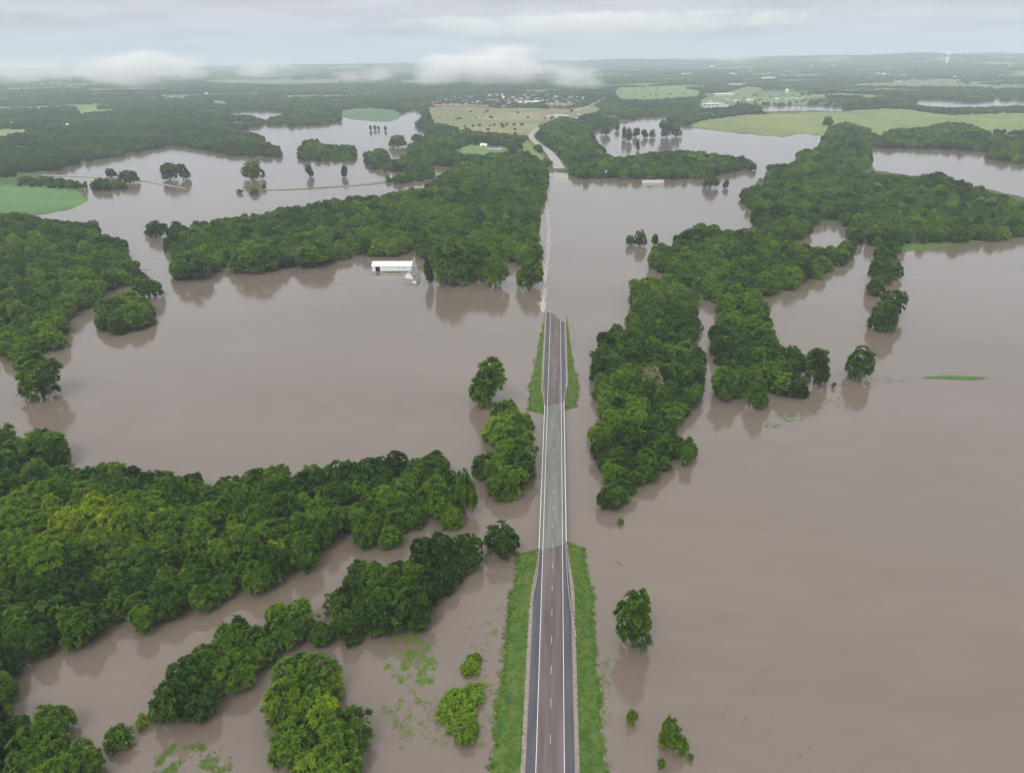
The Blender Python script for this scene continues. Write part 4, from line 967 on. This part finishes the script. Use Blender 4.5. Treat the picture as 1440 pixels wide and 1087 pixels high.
# ------------------------------------------------------------------ low clouds and haze
def bank(name, u, v_top, v_bot, d, wpx, depth, dens, seed, label, thr=.46, zmin=None):
    """soft volume of fog seen between two photo rows at distance d"""
    k = F/d*1.0; p = at(u, 200, 0); dirx = np.array(p[:2])/np.linalg.norm(p[:2]); c = dirx*d
    uh, vh, zc = project(np.array([[c[0], c[1], CH]])); k = F/zc[0]/cos(PIT)
    zt = CH+(vh[0]-v_top)/k; zb = CH+(vh[0]-v_bot)/k
    if zmin is not None: zb = max(zb, zmin)
    sx, sy, sz = wpx/2*zc[0]/F, depth/2, (zt-zb)/2
    V, Fc = box_vf(-sx, sx, -sy, sy, -sz, sz)
    m = bpy.data.materials.new(name); m.use_nodes = True; t = m.node_tree; t.nodes.clear()
    o = t.nodes.new('ShaderNodeOutputMaterial'); pv = t.nodes.new('ShaderNodeVolumePrincipled'); pv.inputs['Color'].default_value = (1, 1, 1, 1); pv.inputs['Anisotropy'].default_value = .0
    tcn = t.nodes.new('ShaderNodeTexCoord')
    mp = t.nodes.new('ShaderNodeMapping'); mp.vector_type = 'POINT'; mp.inputs['Scale'].default_value = (1/sx, 1/sy, 1/sz); t.links.new(tcn.outputs['Object'], mp.inputs[0])
    wn = t.nodes.new('ShaderNodeTexNoise'); wn.inputs['Scale'].default_value = 1.7; wn.inputs['Detail'].default_value = 3; wl = t.nodes.new('ShaderNodeVectorMath'); wl.operation = 'ADD'; wl.inputs[1].default_value = (seed*5.1, seed*2.3, 0)
    t.links.new(mp.outputs[0], wl.inputs[0]); t.links.new(wl.outputs[0], wn.inputs['Vector'])
    ws = t.nodes.new('ShaderNodeVectorMath'); ws.operation = 'MULTIPLY_ADD'; ws.inputs[1].default_value = (1.5, 1.5, 1.9); ws.inputs[2].default_value = (-.75, -.75, -.8)
    t.links.new(wn.outputs['Color'], ws.inputs[0]); wa = t.nodes.new('ShaderNodeVectorMath'); wa.operation = 'ADD'; t.links.new(mp.outputs[0], wa.inputs[0]); t.links.new(ws.outputs[0], wa.inputs[1])
    ln = t.nodes.new('ShaderNodeVectorMath'); ln.operation = 'LENGTH'; t.links.new(wa.outputs[0], ln.inputs[0])
    l0 = t.nodes.new('ShaderNodeVectorMath'); l0.operation = 'LENGTH'; t.links.new(mp.outputs[0], l0.inputs[0])
    fall = t.nodes.new('ShaderNodeMapRange'); fall.inputs[1].default_value = .25; fall.inputs[2].default_value = 1.0; fall.inputs[3].default_value = 1; fall.inputs[4].default_value = 0
    t.links.new(ln.outputs['Value'], fall.inputs[0])
    nz_ = t.nodes.new('ShaderNodeTexNoise'); nz_.inputs['Scale'].default_value = 1.0; nz_.inputs['Detail'].default_value = 7; nz_.inputs['Roughness'].default_value = .62
    mp2 = t.nodes.new('ShaderNodeMapping'); q = 1.5/min(sx, sz*2.2); mp2.inputs['Scale'].default_value = (q*.6, q*.6, q); mp2.inputs['Location'].default_value = (seed*7.3, seed*3.1, seed)
    t.links.new(tcn.outputs['Object'], mp2.inputs[0]); t.links.new(mp2.outputs[0], nz_.inputs['Vector'])
    ad = t.nodes.new('ShaderNodeMath'); ad.operation = 'MULTIPLY_ADD'; ad.inputs[1].default_value = .62; t.links.new(fall.outputs[0], ad.inputs[0])
    nb = t.nodes.new('ShaderNodeMapRange'); nb.clamp = False; nb.inputs[1].default_value = .3; nb.inputs[2].default_value = .7; nb.inputs[3].default_value = -.05; nb.inputs[4].default_value = 1.0
    t.links.new(nz_.outputs[0], nb.inputs[0]); t.links.new(nb.outputs[0], ad.inputs[2])
    mr_ = t.nodes.new('ShaderNodeMapRange'); mr_.interpolation_type = 'SMOOTHSTEP'; mr_.inputs[1].default_value = thr+.16; mr_.inputs[2].default_value = thr+.75; mr_.inputs[3].default_value = 0; mr_.inputs[4].default_value = dens
    t.links.new(ad.outputs[0], mr_.inputs[0])
    ml = t.nodes.new('ShaderNodeMath'); ml.operation = 'MULTIPLY'; fs = t.nodes.new('ShaderNodeMapRange'); fs.inputs[1].default_value = .6; fs.inputs[2].default_value = 1; fs.inputs[3].default_value = 1; fs.inputs[4].default_value = 0
    t.links.new(l0.outputs['Value'], fs.inputs[0]); t.links.new(mr_.outputs[0], ml.inputs[0]); t.links.new(fs.outputs[0], ml.inputs[1])
    t.links.new(ml.outputs[0], pv.inputs['Density']); t.links.new(pv.outputs[0], o.inputs['Volume'])
    ob = mesh(name, V, Fc, m); ob.location = (c[0], c[1], (zt+zb)/2); ob.rotation_euler = (0, 0, -atan2(dirx[0], dirx[1]))
    return tag(ob, label, 'cloud', kind='stuff')
bank('low_cloud', 690, 55, 128, 5000, 330, 900, .012, 1, 'bright low cloud resting on the wooded hill behind the town')
bank('low_cloud', 205, 62, 128, 4700, 270, 900, .010, 2, 'bright low cloud on the far left woods')
bank('low_cloud', 60, 72, 122, 5600, 260, 900, .003, 3, 'thin veil of low cloud at the left edge')
bank('low_cloud', 370, 80, 116, 6500, 190, 900, .003, 4, 'thin wisp of low cloud between the two bright ones')
bank('low_cloud', 810, 76, 132, 4600, 130, 500, .005, 5, 'ragged wisp trailing right of the brightest low cloud')
bank('low_cloud', 520, 88, 125, 5200, 150, 600, .003, 6, 'thin wisp left of the brightest low cloud')
bank('low_cloud', 1020, 66, 92, 9500, 130, 900, .002, 7, 'faint far wisp above the hazy far town')
bank('stratus_cloud', 850, 10, 58, 13000, 760, 2600, .0028, 8, 'long white stratus streak across the grey sky', thr=.42, zmin=445)

hz = bpy.data.materials.new('haze'); hz.use_nodes = True; t = hz.node_tree; t.nodes.clear()
o = t.nodes.new('ShaderNodeOutputMaterial'); pv = t.nodes.new('ShaderNodeVolumePrincipled')
pv.inputs['Density'].default_value = 1.0e-4; pv.inputs['Color'].default_value = (.80, .885, 1, 1); pv.inputs['Anisotropy'].default_value = 0
t.links.new(pv.outputs[0], o.inputs['Volume'])
ho = mesh('haze', *box_vf(-60000, 60000, -60000, 60000, -8, 435), hz)
tag(ho, 'pale bluish haze softening the far land', 'haze', kind='stuff')
